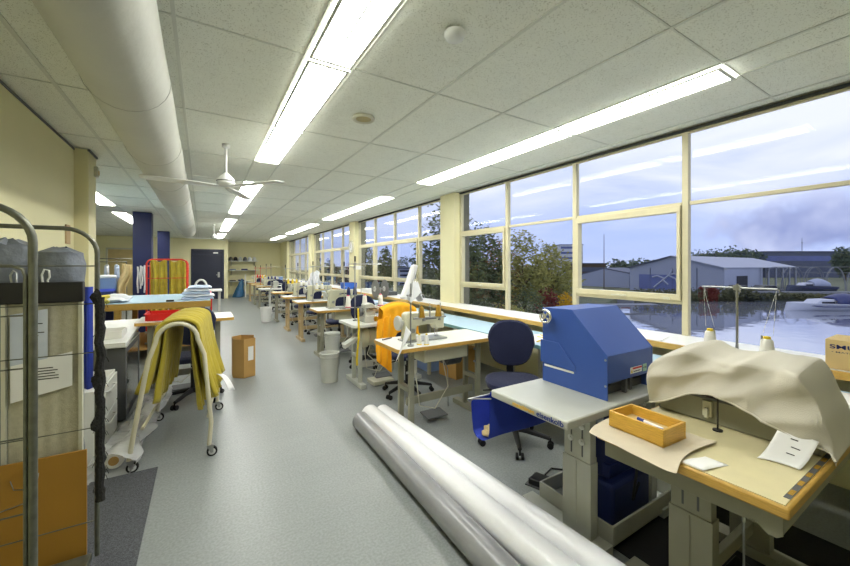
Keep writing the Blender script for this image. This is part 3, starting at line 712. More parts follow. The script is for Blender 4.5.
B().box(-hx-.0015,-hx,hy-.22,hy-.015,.092,.104).done('slot', 'paper', t)
w = B().lathe([(.030,-.006),(.036,0),(.030,.006)], c=(-hx-.045,hy-.06,.40), axis='x', seg=28)
t2 = B().tube([(-hx-.045, hy-.06+.036*math.cos(a), .40+.036*math.sin(a)) for a in [2*PI*k/28 for k in range(28)]], .0085, 10, closed=True)
w.bm.free()
hw = t2.done('handwheel', 'chrome', t)
B().cyl((-hx-.055,hy-.06,.40),(-hx,hy-.06,.40),.013).obox((-hx-.045,hy-.06,.40),(.008,.012,.07),(.7,0,0)).obox((-hx-.045,hy-.06,.40),(.008,.012,.07),(-.9,0,0)).done('hub', 'chrome', hw)
B().cyl((-hx-.05,hy-.035,.425),(-hx-.085,hy-.035,.425),.011).done('crank_knob', 'black', hw)
B().box(-.02+.01,.105,-hy-.001,-hy+.001,.108,.142).done('warning_label', 'paper', t)
g = B().box(.012,.103,-hy-.0016,-hy-.001,.130,.140); g.done('label_stripe', 'red', t)
B().prism([(-.006,-hy-.0012,.113),(.012,-hy-.0012,.113),(.003,-hy-.0012,.135)],(0,-.0006,0)).done('warning_triangle', 'yellow', t)
text('WARNING', .007, 'ink', t, (.018,-hy-.0014,.116), (PI/2,0,0), w=.07)
B().box(.118,.155,-hy-.001,-hy+.001,.104,.145).done('rating_plate', mat('pale_green_label', srgb(160,196,170), .5), t)
text('CE', .012, 'dark_grey', t, (.122,-hy-.0014,.122), (PI/2,0,0), w=.028)
g = B()
for y, z in ((-hy+.01,.21),(-hy+.01,.075),(hy-.02,.43)): g.cyl((-hx-.003,y,z),(-hx,y,z),.006,seg=8)
g.done('bolt', 'steel', t)
# --- sling
t = thing('cloth_sling', 'royal blue cloth sling hanging from the far side of the press table', 'cloth sling', (1.40,1.5,0))
prof = [(.075,.735),(.072,.6),(.07,.5),(.085,.45),(.13,.425),(.19,.425),(.225,.45),(.24,.53),(.25,.63)]
def sl(u, v):
    k = v*(len(prof)-1); i = min(int(k), len(prof)-2); f = k-i
    y = prof[i][0]*(1-f)+prof[i+1][0]*f; z = prof[i][1]*(1-f)+prof[i+1][1]*f
    return Vector((u*.62, y + .006*math.sin(u*9+v*5), z + .01*math.sin(u*7)*math.sin(v*PI)))
draped('cloth', 'blue_cloth', t, sl, 16, 24, .003)
B().cyl((-.02,.25,.635),(.64,.25,.635),.006).cyl((0,.06,.695),(0,.25,.635),.004).cyl((.62,.06,.695),(.62,.25,.635),.004).done('rod', 'steel', t)
g = B()
for k in range(5): g.blob((.05+.02*k,.15+.01*(k%2),.455+.012*(k%3)), (.03,.035,.02), 2, .5, 3., k)
tag(g.done('fabric_scraps', 'beige_cloth', None), 'crumpled cream fabric scraps in the blue sling', 'fabric scraps', loc=(1.40,1.5,0))['kind'] = 'stuff'
# --- rolls
def froll(label, m, xa, xb, r, ya, yb, za, zb, core=True, group=None):
    t = thing('fabric_roll', label, 'fabric roll', (xa, ya, 0), 0, 'plastic wrapped fabric rolls on the floor')
    def f(u, v):
        a = 2*PI*v; y = u*(yb-ya); rr = r*(1 + .03*noise.noise(Vector((math.cos(a)*1.5, math.sin(a)*1.5, y*2.5))) + .03*noise.noise(Vector((math.cos(a)*3, math.sin(a)*3, y*.8+5))))
        return Vector(((xb-xa)*u + rr*math.cos(a), y, za+(zb-za)*u + max(rr*math.sin(a), -za+.001)))
    B().grid(f, 80, 24).done('wrapping', m, t)
    for e, y in ((0, .004), (1, yb-ya-.004)):
        c = Vector(((xb-xa)*e, y, za+(zb-za)*e)); d = Vector((0, .01 if e else -.01, 0))
        B().cyl(c-d*1.4, c+d*.3, r*.97, seg=24).done('roll_end', m, t)
        if e: B().cyl(c, c+d*1.6, r*.42, r*.4, seg=18).done('core_tube', 'carton', t)
froll('grey fabric roll in clear film, nearest the aisle of the three on the floor', 'film_grey', 1.13, 1.205, .074, .55, 3.06, .075, .075)
froll('white wrapped fabric roll in the middle of the three on the floor', 'film_roll', 1.325, 1.315, .082, .5, 3.12, .112, .088)
froll('white wrapped fabric roll closest to the tables of the three on the floor', 'film_roll', 1.525, 1.425, .074, .5, 3.08, .105, .088)
tag(B().box(-.5,.5,-.6,.6,0,.006).done('floor_mat', 'rubber', None, bevel=.002), 'black rubber floor mat under the birch table', 'mat', loc=(2.3,.55,0))
# --- chairs
office_chair('navy office chair with rounded back standing alone behind the press table', 2.20, 2.17, math.radians(143), .52, .25)
office_chair('office chair with an orange-yellow cloth over its back, behind the white-topped table', 2.0, 3.64, PI)
def oc(u, v):
    a = (u-.5)*1.0; w = .22
    x = a*w*2*(1+.12*abs(v-.5)*2)
    if v < .5: k = (.5-v)*2; y = .24+.04-.02; z = 1.03 - .08*abs(a*1.2)**2*4*.5 - k*.34; y = .18 - .02*k - .02*math.sin(a*28)*k
    else: k = (v-.5)*2; z = 1.03 - .08*abs(a*1.2)**2*4*.5 - k*.42; y = .30 + .03*k + .015*math.sin(a*24)*k
    if abs(v-.5) < .06: z += .012
    z -= .10*max(0, -a)*k*2.5
    return Vector((2.0 + x, 3.64 + y + .012*noise.noise(Vector((u*6, v*6, 0))), z - .015))
tag(draped('orange_cloth', 'orange_cloth', None, oc, 30, 30, .004), 'bright orange-yellow cloth draped over a chair back', 'cloth')
def oc2(u, v):
    return Vector((1.60 + .17*u - .03*v, 3.58 - .05*v + .022*math.sin(u*14+v*3), .92 - .52*v*(.8+.4*u) - .06*(1-u)))
tag(draped('hanging_cloth', 'orange_cloth', None, oc2, 14, 20, .004), 'tail of orange-yellow cloth hanging down beside the table leg', 'cloth')
# --- table J
JX, JY = 1.37, 2.64
t = sewing_table('white-topped sewing table with two amber thread cones, third table from the camera', JX, JY, 1.1, .52, .76, lx=.19)
sewing_machine('cream sewing machine with two amber cones and white spools beside it', 1.53, 2.92, .7615, L=.44, hh=.255)
thread_stand('thread stand on the third table with a white cloth tied to its top', 1.525, 2.715, .7615, 1.30, [(1.20,-.04,.12)], (1.0,.03,.36), tip=False)
cone(1.634, 2.715, 1.0015, 'amber thread cone nearer the stand pole', 'amber', 'amber', .10, .028, 'amber cones')
cone(1.81, 2.715, 1.0015, 'amber thread cone farther from the stand pole', 'amber', 'amber', .10, .028, 'amber cones')
for i, (x, y, lb) in enumerate(((1.625,2.74,'left'),(1.675,2.70,'right'))):
    cone(x, y, .7615, 'short white spool with yellow cap on the white table, the %s one' % lb, 'white_thread', 'yellow', .095, .022, 'short spools')
def wc(u, v):
    a = u*2*PI; r = .03 + .05*v*(1+.35*math.sin(a*3)+.2*math.sin(a*5+1))
    return Vector((1.57 + r*math.cos(a)*.9, 2.715 + r*math.sin(a)*.6, 1.315 - .14*v*(1+.3*math.sin(a*2+.6)) + .02*noise.noise(Vector((math.cos(a)*2, math.sin(a)*2, v*3)))))
tag(draped('white_cloth', 'white_cloth', None, wc, 28, 8, .002), 'white cloth knotted over the top of a thread stand', 'cloth')
def wc3(u, v): return Vector((1.405 + .085*u - .05*v, 2.665 - .055*v - .02*math.sin(v*3), .90 - .19*v + .12*u*(1-v)+ .01*math.sin(u*6)))
def pj(u, v): return Vector((1.455 - .09*v - .045*u*v + .045*u*(1-v), 2.668 - .055*v + .008*math.sin(u*5), .95 - .06*u - .22*v))
tag(B().grid(pj, 8, 12).done('paper_pattern', 'paper', None, thick=.0012), 'white paper slip hanging off the left corner of the white table', 'paper')
tag(B().cyl((0,0,0),(.13,0,0),.006).done('screwdriver', 'dark_grey', None), 'small dark tool lying on the white table', 'tool', loc=(1.42,3.06,.768), rz=.4)
t = thing('cardboard_box', 'brown cardboard box on the floor under the window worktop', 'box', (2.75,3.72,0), .1)
B().box(0,.42,0,.34,0,.36).done('body', 'carton', t, bevel=.003); B().box(-.001,.421,.15,.19,.355,.3615).done('tape', 'carton_pale', t)
t = thing('storage_box', 'pale blue box on the floor left of the brown box under the worktop', 'box', (2.62,4.18,0))
B().box(0,.3,0,.3,0,.34).done('body', 'plastic_blue', t, bevel=.006); B().box(-.008,.308,-.008,.308,.34,.37).done('lid', 'white_metal', t, bevel=.004)
# --- worktop along the windows
t = thing('window_workbench', 'long light blue worktop running under the window sill', 'workbench', (2.53,-.6,0))
B().box(0,.53,0,9.5,.72,.75).done('worktop', 'blue_lam', t, bevel=.002)
B().box(-.006,0,0,9.5,.718,.751).done('edge_strip', mat('teal_edge_strip', srgb(120,168,170), .4), t)
for k in range(7):
    for xx in (.06,.47): B().box(xx-.02,xx+.02,.1+k*1.53,.14+k*1.53,0,.72).done('leg', 'cream_metal', t, bevel=.003)
t = None
tag(B().grid(lambda u,v: Vector((2.60+u*.42, 1.75+v*.8, .7525+.003*noise.noise(Vector((u*3,v*3,0))))), 8, 12).done('paper_pattern', 'paper', None, thick=.001), 'white pattern sheet with yellow tape on the blue worktop behind the press', 'paper pattern')
g = B()
for (a, b) in (((2.66,1.85),(2.9,2.5)),((2.95,1.8),(2.8,2.45)),((2.62,2.3),(3.0,2.35))): g.tube([(a[0],a[1],.757),((a[0]+b[0])/2+.03,(a[1]+b[1])/2,.762),(b[0],b[1],.757)],.006,5)
tag(g.done('yellow_tape', 'yellow', None), 'loose yellow tapes lying on the white pattern sheet', 'tape')
g = B().grid(lambda u,v: Vector((2.60+u*.42, .1+v*.9, .7525+.002*noise.noise(Vector((u*3,v*3,2))))), 8, 12)
tag(g.done('paper_pattern', 'paper', None, thick=.001), 'white pattern sheet on the blue worktop beside the beige machine cover', 'paper pattern')
for k,(x,y) in enumerate(((3.2,1.7),(3.25,2.2))):
    tag(B().box(-.12,.12,-.2,.2,0,.004).done('paper_sheet', 'paper', None), 'white paper sheet on the sill, %s one' % ('the nearer' if k==0 else 'the farther'), 'paper', 'papers on the sill', (x,y,.8515), .2-k*.5)
# white sheet roll leaning at the window
g = B().grid(lambda u,v: Vector((3.21+.22*v+.10*math.cos(u*4.5)*(1-.3*v), 5.93+.10*math.sin(u*4.5)+.02*v, .857+.60*v+.02*math.sin(u*9)*(v))), 20, 16)
tag(g.done('paper_roll', 'paper', None, thick=.002), 'loose white paper roll leaning against the window behind the table', 'paper roll')
# wall clock on pillar
t = thing('wall_clock', 'round cream clock hanging on the pillar between the window bays', 'clock', (WX-.13, 9.36, 1.97))
B().lathe([(.165,0),(.165,-.03),(.15,-.045),(.135,-.03)], axis='x', seg=36).done('rim', 'cream_metal', t)
B().cyl((-.025,0,0),(-.031,0,0),.136,seg=36).done('dial', 'paper', t)
B().obox((-.033,0,.045),(.003,.009,.09),(.5,0,0)).obox((-.034,.03,-.01),(.003,.11,.007),(.3,0,0)).done('hand', 'ink', t)
g = B()
for k in range(12):
    a = k*PI/6; g.obox((-.0325,.115*math.cos(a),.115*math.sin(a)),(.002,.022,.007),(a,0,0))
g.done('hour_mark', 'ink', t)
#END3
# ================================================================= overlock station
OX, OY = 1.49, 3.99
t = sewing_table('white overlock table with a yellow measuring tape hanging from its corner', OX, OY, 1.05, .56, .76, 'laminate', 'laminate', 'light_grey', 'posts', .13, pan=False, motor=False)
text('PEMAC', .05, 'ink', t, (.34,.555*.4-.002,.212), (PI/2,0,0), w=.30)
B().prism([(-.06,.12,.52),(.16,.12,.64),(.16,.12,.60),(-.06,.12,.48)],(0,.12,0)).done('waste_chute', 'light_grey', t)
t = thing('clutch_motor', 'round cream clutch motor slung under the overlock table', 'motor', (1.76,4.20,.58))
B().lathe([(.02,-.14),(.09,-.13),(.125,-.10),(.13,-.04),(.11,-.02),(.11,.05),(.13,.07),(.125,.13),(.06,.15),(.001,.15)], axis='x', seg=30).done('housing', 'machine', t)
B().lathe([(.05,-.18),(.052,-.165),(.04,-.16),(.052,-.15),(.05,-.14)], axis='x').done('pulley', 'steel', t)
B().box(-.08,.1,-.06,.06,.10,.146).done('bracket', 'dark_grey', t, bevel=.004)
B().tube([(0,-.05,-.1),(-.05,-.08,-.2),(.1,-.08,-.35),(.05,-.06,-.5)],.006,6).done('cable', 'cream_metal', t)
overlock('small overlock machine under three white cones with pink tips', 1.80, 4.20, .7615, 0, 'light_grey')
thread_stand('tall two-armed thread stand carrying three white cones with pink tips', 1.64, 4.35, .7615, 1.555, [(1.475,-.10,.36),(1.44,-.16,.1)], (.935,-.2,.46))
for i, (dx, w) in enumerate(((-.09,'left'),(.13,'middle'),(.35,'right'))):
    cone(1.64+dx, 4.35, .9365, 'white cone with pink tip, %s of the three on the overlock stand' % w, 'white_thread', 'pink', .15, .034, 'pink-tipped cones')
tag(B().obox((0,0,0),(.07,.004,.05),(0,0,.1)).done('tag_card','paper',None), 'small white card tied to the overlock thread stand', 'card', loc=(1.68,4.34,1.43))
def tp_(u, v): return Vector((1.535 + .012*(u-.5)*2 + .01*math.sin(v*5), 3.975 + .006*math.sin(v*9), .96 - .66*v))
tag(B().grid(tp_, 2, 30).done('measuring_tape', 'yellow', None, thick=.001), 'yellow measuring tape hanging in front of the overlock table', 'measuring tape')
t = thing('reel_stand', 'pair of grey tape reels on a steel post behind the overlock machine', 'reel stand', (2.08,4.56,.7615))
B().cyl((0,0,0),(0,0,.40),.008).cyl((-.12,0,.375),(.12,0,.375),.006).cyl((0,0,0),(0,0,.012),.04).done('post', 'steel', t)
for x in (-.07,.07):
    g = B().lathe([(.02,-.004),(.125,-.003),(.125,.003),(.02,.004)], c=(x,0,.375), axis='x', seg=36).done('reel', 'reel', t)
    B().lathe([(.035,-.015),(.035,.015)], c=(x,0,.375), axis='x', seg=20).done('hub', 'paper', g)
tag(B().box(-.14,.14,-.11,.11,0,.05).done('floor_treadle', 'cream_metal', None, bevel=.01), 'cream foot treadle on the floor under the overlock table', 'foot pedal', loc=(1.9,4.15,0))
office_chair('navy office chair tucked behind the overlock table', 2.07, 4.98, PI)
# bins
def bin_(label, x, y, r, h, m='bin'):
    t = thing('waste_bin', label, 'bin', (x, y, 0), 0, 'waste bins by the sewing tables')
    B().lathe([(r*.86,0),(r,h-.02),(r*1.06,h-.02),(r*1.06,h),(r*.96,h),(r*.82,.012),(.001,.012)], seg=30).done('body', m, t)
    B().lathe([(r*1.0,h-.06),(r*1.045,h-.055),(r*1.045,h-.045),(r,h-.04)], seg=30).done('rim_band', m, t)
    B().lathe([(r*.6,.013),(r*.75,h*.25),(r*.3,h*.35),(.001,h*.3)], seg=14).done('waste', 'paper', t)
bin_('pale grey waste bin on the aisle beside the overlock table', 1.37, 4.53, .115, .36)
bin_('taller grey bin just behind the waste bin at the overlock table', 1.62, 5.22, .11, .48)
bin_('white waste bin farther down the aisle beside the white pedestal table', 1.42, 10.2, .14, .38, 'white_metal')
# ================================================================= window row
row = [
 # y, leg, style, edge, top, machine, descr
 (5.57, 'grey_green', 'posts', 'wood', 'laminate', 'flat', 'wood-edged table with grey-green legs right behind the overlock table'),
 (7.10, 'beige_leg', 'posts', 'wood', 'laminate', 'flat', 'wood-edged table with beige legs, nearer of the two beige-legged ones'),
 (8.40, 'beige_leg', 'posts', 'wood', 'laminate', 'flat', 'wood-edged table with beige legs, farther of the two beige-legged ones'),
 (9.95, 'grey_green', 'posts', 'wood', 'plylam', 'over', 'grey-legged table in the row just before the white pedestal table'),
 (11.75, 'white_metal', 'pedestal', 'white_metal', 'white_metal', 'over', 'small white pedestal table with a single column foot'),
 (13.35, 'grey_green', 'posts', 'wood', 'laminate', 'flat', 'grey-legged table just beyond the white pedestal table'),
 (14.85, 'grey_green', 'posts', 'wood', 'plylam', 'over', 'wood-edged table second from the far end of the window row'),
 (16.35, 'beige_leg', 'posts', 'wood', 'laminate', 'flat', 'wood-edged table at the far end of the window row'),
]
where = ['on the table behind the overlock station', 'on the nearer beige-legged table', 'on the farther beige-legged table', 'on the table before the white pedestal table', 'on the white pedestal table', 'on the table beyond the white pedestal', 'on the second table from the far end', 'on the far end table of the row']
rxs = [1.50, 1.54, 1.54, 1.56, 1.48, 1.57, 1.58, 1.58]
for i, (y, leg, st, ed, top, mc, lb) in enumerate(row):
    x = rxs[i]
    sewing_table(lb, x, y, 1.08, .53, .76, top, ed, leg, st, .11 if st != 'pedestal' else .3, pan=(mc == 'flat'), motor=(st != 'pedestal'))
    if mc == 'flat': sewing_machine('cream flatbed machine ' + where[i], x+.22, y+.30, .7615, L=.50, hh=.29)
    else: overlock('compact overlock machine ' + where[i], x+.52, y+.28, .7615)
    office_chair('navy chair pulled up ' + where[i].replace('on the', 'behind the'), x+.62, y+.86 + .02*(i % 3), PI + (.25 if i % 2 else -.2))
    zt = [1.50, 1.52, 1.50, 1.46, 1.5, 1.5, 1.45, 1.45][i]
    thread_stand('upright thread stand ' + where[i], x+.30 + (.14 if i in (0,) else 0), y+.06, .7615, zt, [(zt-.08,-.05,.34)] if i != 0 else [(zt-.1,-.06,.06)], (.985,.02,.34) if i not in (4,) else None, rod='steel' if i not in (6,7) else 'red_tube')
    if i != 4:
        cols = [('dark_blue','dark_blue'),('white_thread','yellow'),('white_thread','bright_blue'),('yellow','yellow'),None,('dark_blue','white_thread'),('yellow','red'),('red','red')][i]
        nm = ['navy','white and yellow','white and blue','yellow','','navy and white','yellow and red','red'][i]
        for j in range(3 if i in (3, 5) else 2):
            cone(x+.30+(.14 if i == 0 else 0)+.02+.32*(j+.5)/3, y+.06, .9865, nm+' thread cone '+('nearest the pole ','farther out ','outermost ')[j]+where[i], cols[0], cols[1], .12, .032)
t = thing('thread_box', 'pale blue plastic box standing on the second table from the far end', 'box', (2.35,14.98,.7615))
B().box(0,.34,0,.26,0,.24).done('body', 'plastic_blue', t, bevel=.01); B().box(-.01,.35,-.01,.27,.24,.27).done('lid', 'plastic_blue', t, bevel=.006)
def hc(cx, cy, z0, z1, w, ph):
    return lambda u, v: Vector((cx + (u-.5)*w*(1+.3*v) + .02*math.sin(v*6+ph), cy + .035*math.sin(u*15+ph)*(.3+v), z1 + (z0-z1)*v + .05*(abs(u-.5)*2)**2*-1))
tag(draped('white_garment', 'white_cloth', None, hc(2.1,8.2,1.0,1.32,.15,1), 16, 14, .003), 'white garment hanging over the stand behind the nearer beige-legged table', 'garment')
tag(draped('white_garment', 'white_cloth', None, hc(2.45,9.2,1.0,1.34,.15,2.5), 16, 14, .003), 'white garment hanging beside the farther beige-legged table chair', 'garment')
t = thing('storage_box', 'bright blue plastic bin on the window sill beyond the pillar', 'box', (3.13,9.0,.8535))
B().prism([(0,0,0),(.30,0,0),(.32,0,.16),(-.02,0,.16)],(0,.34,0)).done('body', 'bright_blue', t, bevel=.006); B().box(.0,.3,.02,.32,.15,.165).done('contents', 'blue_ink', t)
for k, (y, m, lb) in enumerate(((6.6,'dark_grey','dark flat box'),(7.6,'white_metal','white flat box'),(11.2,'slate','steel blue flat box'),(12.6,'white_metal','white flat box beyond the clock pillar'))):
    t = thing('flat_box', lb + (' on the sill' if k > 1 else ' on the sill near the paper roll'), 'box', (3.14,y,.8535))
    B().box(0,.26,0,.36,0,.07).done('body', m, t, bevel=.004); B().box(-.004,.264,-.004,.364,.055,.075).done('lid', m, t, bevel=.003)
for k,(x,y) in enumerate(((2.72,6.3),(2.75,7.6),(2.7,9.8))):
    def ff(u, v, k=k): return Vector(((u-.5)*.42, (v-.5)*.5, .012+.03*abs(noise.noise(Vector((u*3+k, v*3, k)))) + .02*math.sin(u*PI)*math.sin(v*PI)))
    tag(draped('folded_fabric', ['blue_white_cloth','white_cloth','blue_white_cloth'][k], None, ff, 12, 12, .01), ['pale blue folded fabric lying on the worktop past the paper roll','white folded fabric in the middle of the worktop','pale blue folded fabric on the far stretch of worktop'][k], 'fabric', loc=(x,y,.752))
# ================================================================= recess shelves
for i, (z, x1) in enumerate(((1.67,2.35),(1.22,2.35),(.70,2.0))):
    t = thing('wall_shelf', 'white wall shelf in the far recess, %s of three' % ('top','middle','bottom')[i], 'shelf', (1.06,19.35,z), 0, 'shelves in the far recess')
    B().box(0,x1-1.06,0,.49,0,.03).done('board', 'white_metal', t, bevel=.003)
    for xx in (.12, x1-1.06-.15): B().prism([(xx,.1,0),(xx,.485,0),(xx,.485,-.22)],(.02,0,0)).done('bracket', 'light_grey', t)
for k in range(6):
    t = thing('cap', ['dark grey','black','grey','charcoal','white','off-white'][k] + ' rounded cap on the top shelf, ' + ORD[k] + ' from the door side', 'cap', (1.16+.205*k,19.52,1.7005), .3*k, 'caps on the top shelf')
    m = ['dark_grey','black','bin','dark_grey','white_cloth','white_metal'][k]
    B().lathe([(.09,0),(.095,.05),(.08,.13),(.045,.18),(.001,.195)], seg=18).done('crown', m, t)
    B().lathe([(.09,.0),(.10,.0),(.102,.012),(.09,.014)], c=(.0,-.01,0), seg=18).done('brim', m, t)
for k in range(4):
    t = tag(B().box(-.13,.13,-.15,.15,0,.05+.02*(k%2)).done('folded_cloth', ['slate','dark_blue','dark_grey','dark_blue'][k], None, bevel=.02), ['steel blue','navy','dark grey','deep navy'][k]+' folded cloth on the '+('middle' if k < 2 else 'bottom')+' shelf', 'folded cloth', loc=((1.25,1.75,1.25,1.6)[k],19.55,1.2505 if k < 2 else .7305))
t = thing('garment_bag', 'blue plastic bag slumped on the floor below the far shelves', 'bag', (1.46,19.0,0))
B().grid(lambda u,v: Vector(((.24*(1-v)**.8+.02)*math.cos(2*PI*u)*(1+.25*noise.noise(Vector((math.cos(2*PI*u)*2,math.sin(2*PI*u)*2,v*3))))+.14*v, (.2*(1-v)**.8+.02)*math.sin(2*PI*u), .001+.86*v)), 24, 16).done('sack', 'blue_bag', t, thick=.004)
t = thing('shelf_post', 'thin white post standing at the end of the far shelves', 'post', (1.72,18.75,0))
B().box(-.02,.02,-.02,.02,.01,1.05).box(-.1,.1,-.1,.1,0,.012).done('upright', 'white_metal', t)
# ================================================================= left side
# roll cage
t = thing('roll_cage', 'tall grey tubular roll cage at the left edge with hanging net inside', 'roll cage', (0,0,0))
XR, XL = -.462, -1.03; ZT = 1.632
def uframe(y, r):
    XR = -.44 if y < 2 else -.405; ZT = 1.632 if y < 2 else 1.615
    pts = [(XR,y,.14)] + [(XR,y,z) for z in (.6,1.2)]
    for k in range(9):
        a = k*PI/2/8; pts.append((XR-.11+.11*math.cos(a), y, ZT-.11+.11*math.sin(a)))
    for k in range(9):
        a = PI/2+k*PI/2/8; pts.append((XL+.11+.11*math.cos(a), y, ZT-.11+.11*math.sin(a)))
    pts += [(XL,y,.6),(XL,y,.14)]
    return B().tube(pts, r, 12)
for y in (1.57, 2.18):
    XR = -.44 if y < 2 else -.405
    fr = uframe(y, .0108 if y < 2 else .0092).done('end_frame', 'dull_steel', t)
    g = B()
    zs = [.26,.48,.70,.93,1.14,1.30] if y < 2 else [.30,.72,1.06,1.28,1.45]
    for z in zs: B().cyl((XL,y,z),(XR,y,z),.0026,seg=6).done('wire', 'dull_steel', fr)
    if y < 2:
        g.tube([(XR-.016,y,.2),(XR-.016,y,1.42),(XR-.022,y,1.44),(XR-.045,y,1.45),(XL+.06,y,1.45),(XL+.03,y,1.42),(XL+.03,y,.2)],.005,8)
    if y < 2: g.done('inner_frame', 'dull_steel', fr)
XR = -.43
g = B()
for k in range(5): g.cyl((XL,1.57,.35+.25*k),(XL,2.18,.35+.25*k),.0035,seg=6)
for k in range(1,6): g.cyl((XL,1.57+.102*k,.16),(XL,1.57+.102*k,1.35),.003,seg=6)
g.done('side_mesh', 'dull_steel', t)
B().box(XL-.01,XR+.005,1.555,2.195,.125,.15).box(XL,XR,1.565,1.595,.10,.126).box(XL,XR,2.155,2.185,.10,.126).done('base_platform', 'dull_steel', t, bevel=.004)
for x in (XL+.06,XR-.06):
    for y in (1.64,2.11): B().cyl((x-.015,y,.05),(x+.015,y,.05),.05,seg=18).box(x-.022,x+.022,y-.02,y+.02,.08,.125).done('caster', 'rubber', t)
tag(B().box(-1.01,-.45,2.225,2.235,.0085,.61).done('orange_board', 'orange_board', None, bevel=.001), 'orange fibre board standing upright behind the lower roll cage', 'board')
hk = B().tube([(-.69,2.222,.54),(-.68,2.222,.50),(-.64,2.222,.49),(-.61,2.222,.51),(-.605,2.222,.55)],.0018,6).done('hook', 'steel', bpy.data.objects['orange_board'])
B().cyl((-.72,2.222,.42),(-.64,2.222,.435),.002).done('staple', 'steel', bpy.data.objects['orange_board'])
t = thing('hanging_net', 'beige woven net panel hanging from a black bar behind the roll cage', 'net panel', (0,2.27,0))
B().box(-.80,-.468,-.02,.02,1.285,1.378).done('hanger_bar', 'black', t, bevel=.004)
B().grid(lambda u,v: Vector((-.715+u*.235, .003*math.sin(u*30)*(1-v*.5)+.008, 1.305-v*.795)), 40, 30).done('net', 'mesh_curtain', t, thick=.002)
g = B().tube([(-.605,0,1.37),(-.608,0,1.41),(-.600,0,1.435),(-.585,0,1.43),(-.583,0,1.40),(-.590,0,1.385),(-.588,0,1.37)],.004,8); g.done('hook', 'white_metal', t)
g = B().tube([(-.70,0,1.37),(-.705,0,1.41),(-.695,0,1.43),(-.685,0,1.42),(-.686,0,1.37)],.004,8); g.done('hook', 'steel', t)
B().box(-.485,-.472,-.012,.012,.009,1.30).box(-.73,-.717,-.012,.012,.009,1.30).done('edge_batten', 'cream_metal', t)
t = thing('delivery_note', 'white printed delivery notes pinned on the beige net', 'paper', (-.70,2.254,.86))
B().prism([(0,0,0),(.195,0,.045),(.195,0,.20),(0,0,.16)],(0,.0015,0)).done('sheet', 'paper', t)
B().prism([(.0,-.002,.16),(.115,-.002,.18),(.115,-.002,.40),(0,-.002,.38)],(0,.0015,0)).done('back_sheet', mat('pale_blue_paper', srgb(196,204,216), .8), t)
g = B()
random.seed(3)
for k in range(5): g.box(.075,.10+.05*random.random()+.02,-.0008,.0,.135+.0*k-.012*k,.139-.012*k)
for k in range(7): g.box(.055,.07+.035*random.random(),-.003,-.002,.36-.013*k,.364-.013*k)
g.box(.055,.062,-.003,-.002,.265,.275).done('printed_lines', 'ink', t)
tag(B().grid(lambda u,v: Vector((-1.0+u*.275, 2.30+.012*math.sin(u*14), 1.30-v*1.28)), 24, 4).done('teal_cloth', mat('dark_teal_cloth', srgb(16,62,74), .9, var=.1), None, thick=.004), 'dark teal cloth hanging left of the beige net in the roll cage', 'cloth')
tag(B().box(-1.0,-.81,2.26,2.282,1.285,1.378).done('hanger_bar', 'black', None, bevel=.004), 'black hanger bar holding the dark teal cloth', 'hanger bar')
for k,(x,zt,lb) in enumerate(((-.755,1.575,'taller'),(-.585,1.54,'shorter'))):
    t = thing('bagged_roll', 'grey plastic bagged roll standing behind the roll cage, the %s one' % lb, 'roll', (x,2.42,.009), 0, 'bagged rolls in the cage')
    def f(u, v, k=k, zt=zt):
        a = 2*PI*v; r = .086*(1+.16*noise.noise(Vector((math.cos(a)*1.6+k*4, math.sin(a)*1.6, u*9))))
        if u > .985: r *= .3
        elif u > .96: r *= .93
        return Vector((r*math.cos(a), r*math.sin(a)*.85, u*(zt-.009)+.012*noise.noise(Vector((math.cos(a)*2,math.sin(a)*2,k)))*u))
    B().grid(f, 60, 22).done('bag', 'grey_bag', t); B().cyl((0,0,.001),(0,0,.02),.06).done('core', 'carton', t)
# frayed strap
g = B(); pts = []; rr = []
for k in range(46):
    z = 1.31 - k*.0205; n1 = noise.noise(Vector((k*.35,1,2))); pts.append((-.393+.006*n1, 2.172+.008*n1, z)); rr.append(.017+.006*noise.noise(Vector((k*.9,4,1))))
g.tube(pts, rr, 9)
for k in range(45):
    z = 1.31-random.random()*.9; a = random.random()*2*PI; l = .008+.012*random.random()
    p = Vector((-.393, 2.172, z)); d = Vector((math.cos(a), math.sin(a), -1.2*random.random())); g.tube([p+d*.012, p+d*(.012+l*.6)+Vector((0,0,.004)), p+d*(.012+l)+Vector((0,0,-.01))], .0012, 3)
for zz in (1.31,.93,.74): g.blob((-.405,2.168,zz),(.02,.018,.035),2,.6,4.,zz)
tag(g.done('frayed_strap', mat('black_frayed_webbing', srgb(34,34,32), .95, var=.5, scale=90, bump=.6, bscale=150), None), 'black frayed strap wound around the far post of the roll cage', 'strap')
tag(B().grid(lambda u,v: Vector((-.735+u*.058, 3.5+.02*math.sin(u*7), 1.30-v*.735)), 8, 4).done('blue_cloth', 'blue_cloth', None, thick=.006), 'blue cloth strip hanging behind the roll cage', 'cloth')
tag(B().box(0,.012,0,.12,0,.18).done('wall_notice', mat('tan_notice', srgb(188,160,118), .7), None, bevel=.002), 'small tan notice fixed on the yellow wall above the cage', 'notice', loc=(LX,4.64,1.66))
# floor mat
tag(B().box(0,.78,0,2.2,0,.008).done('floor_mat', 'mat', None, bevel=.003), 'dark grey carpet mat on the floor beside the roll cage', 'mat', loc=(-1.05,1.03,0))
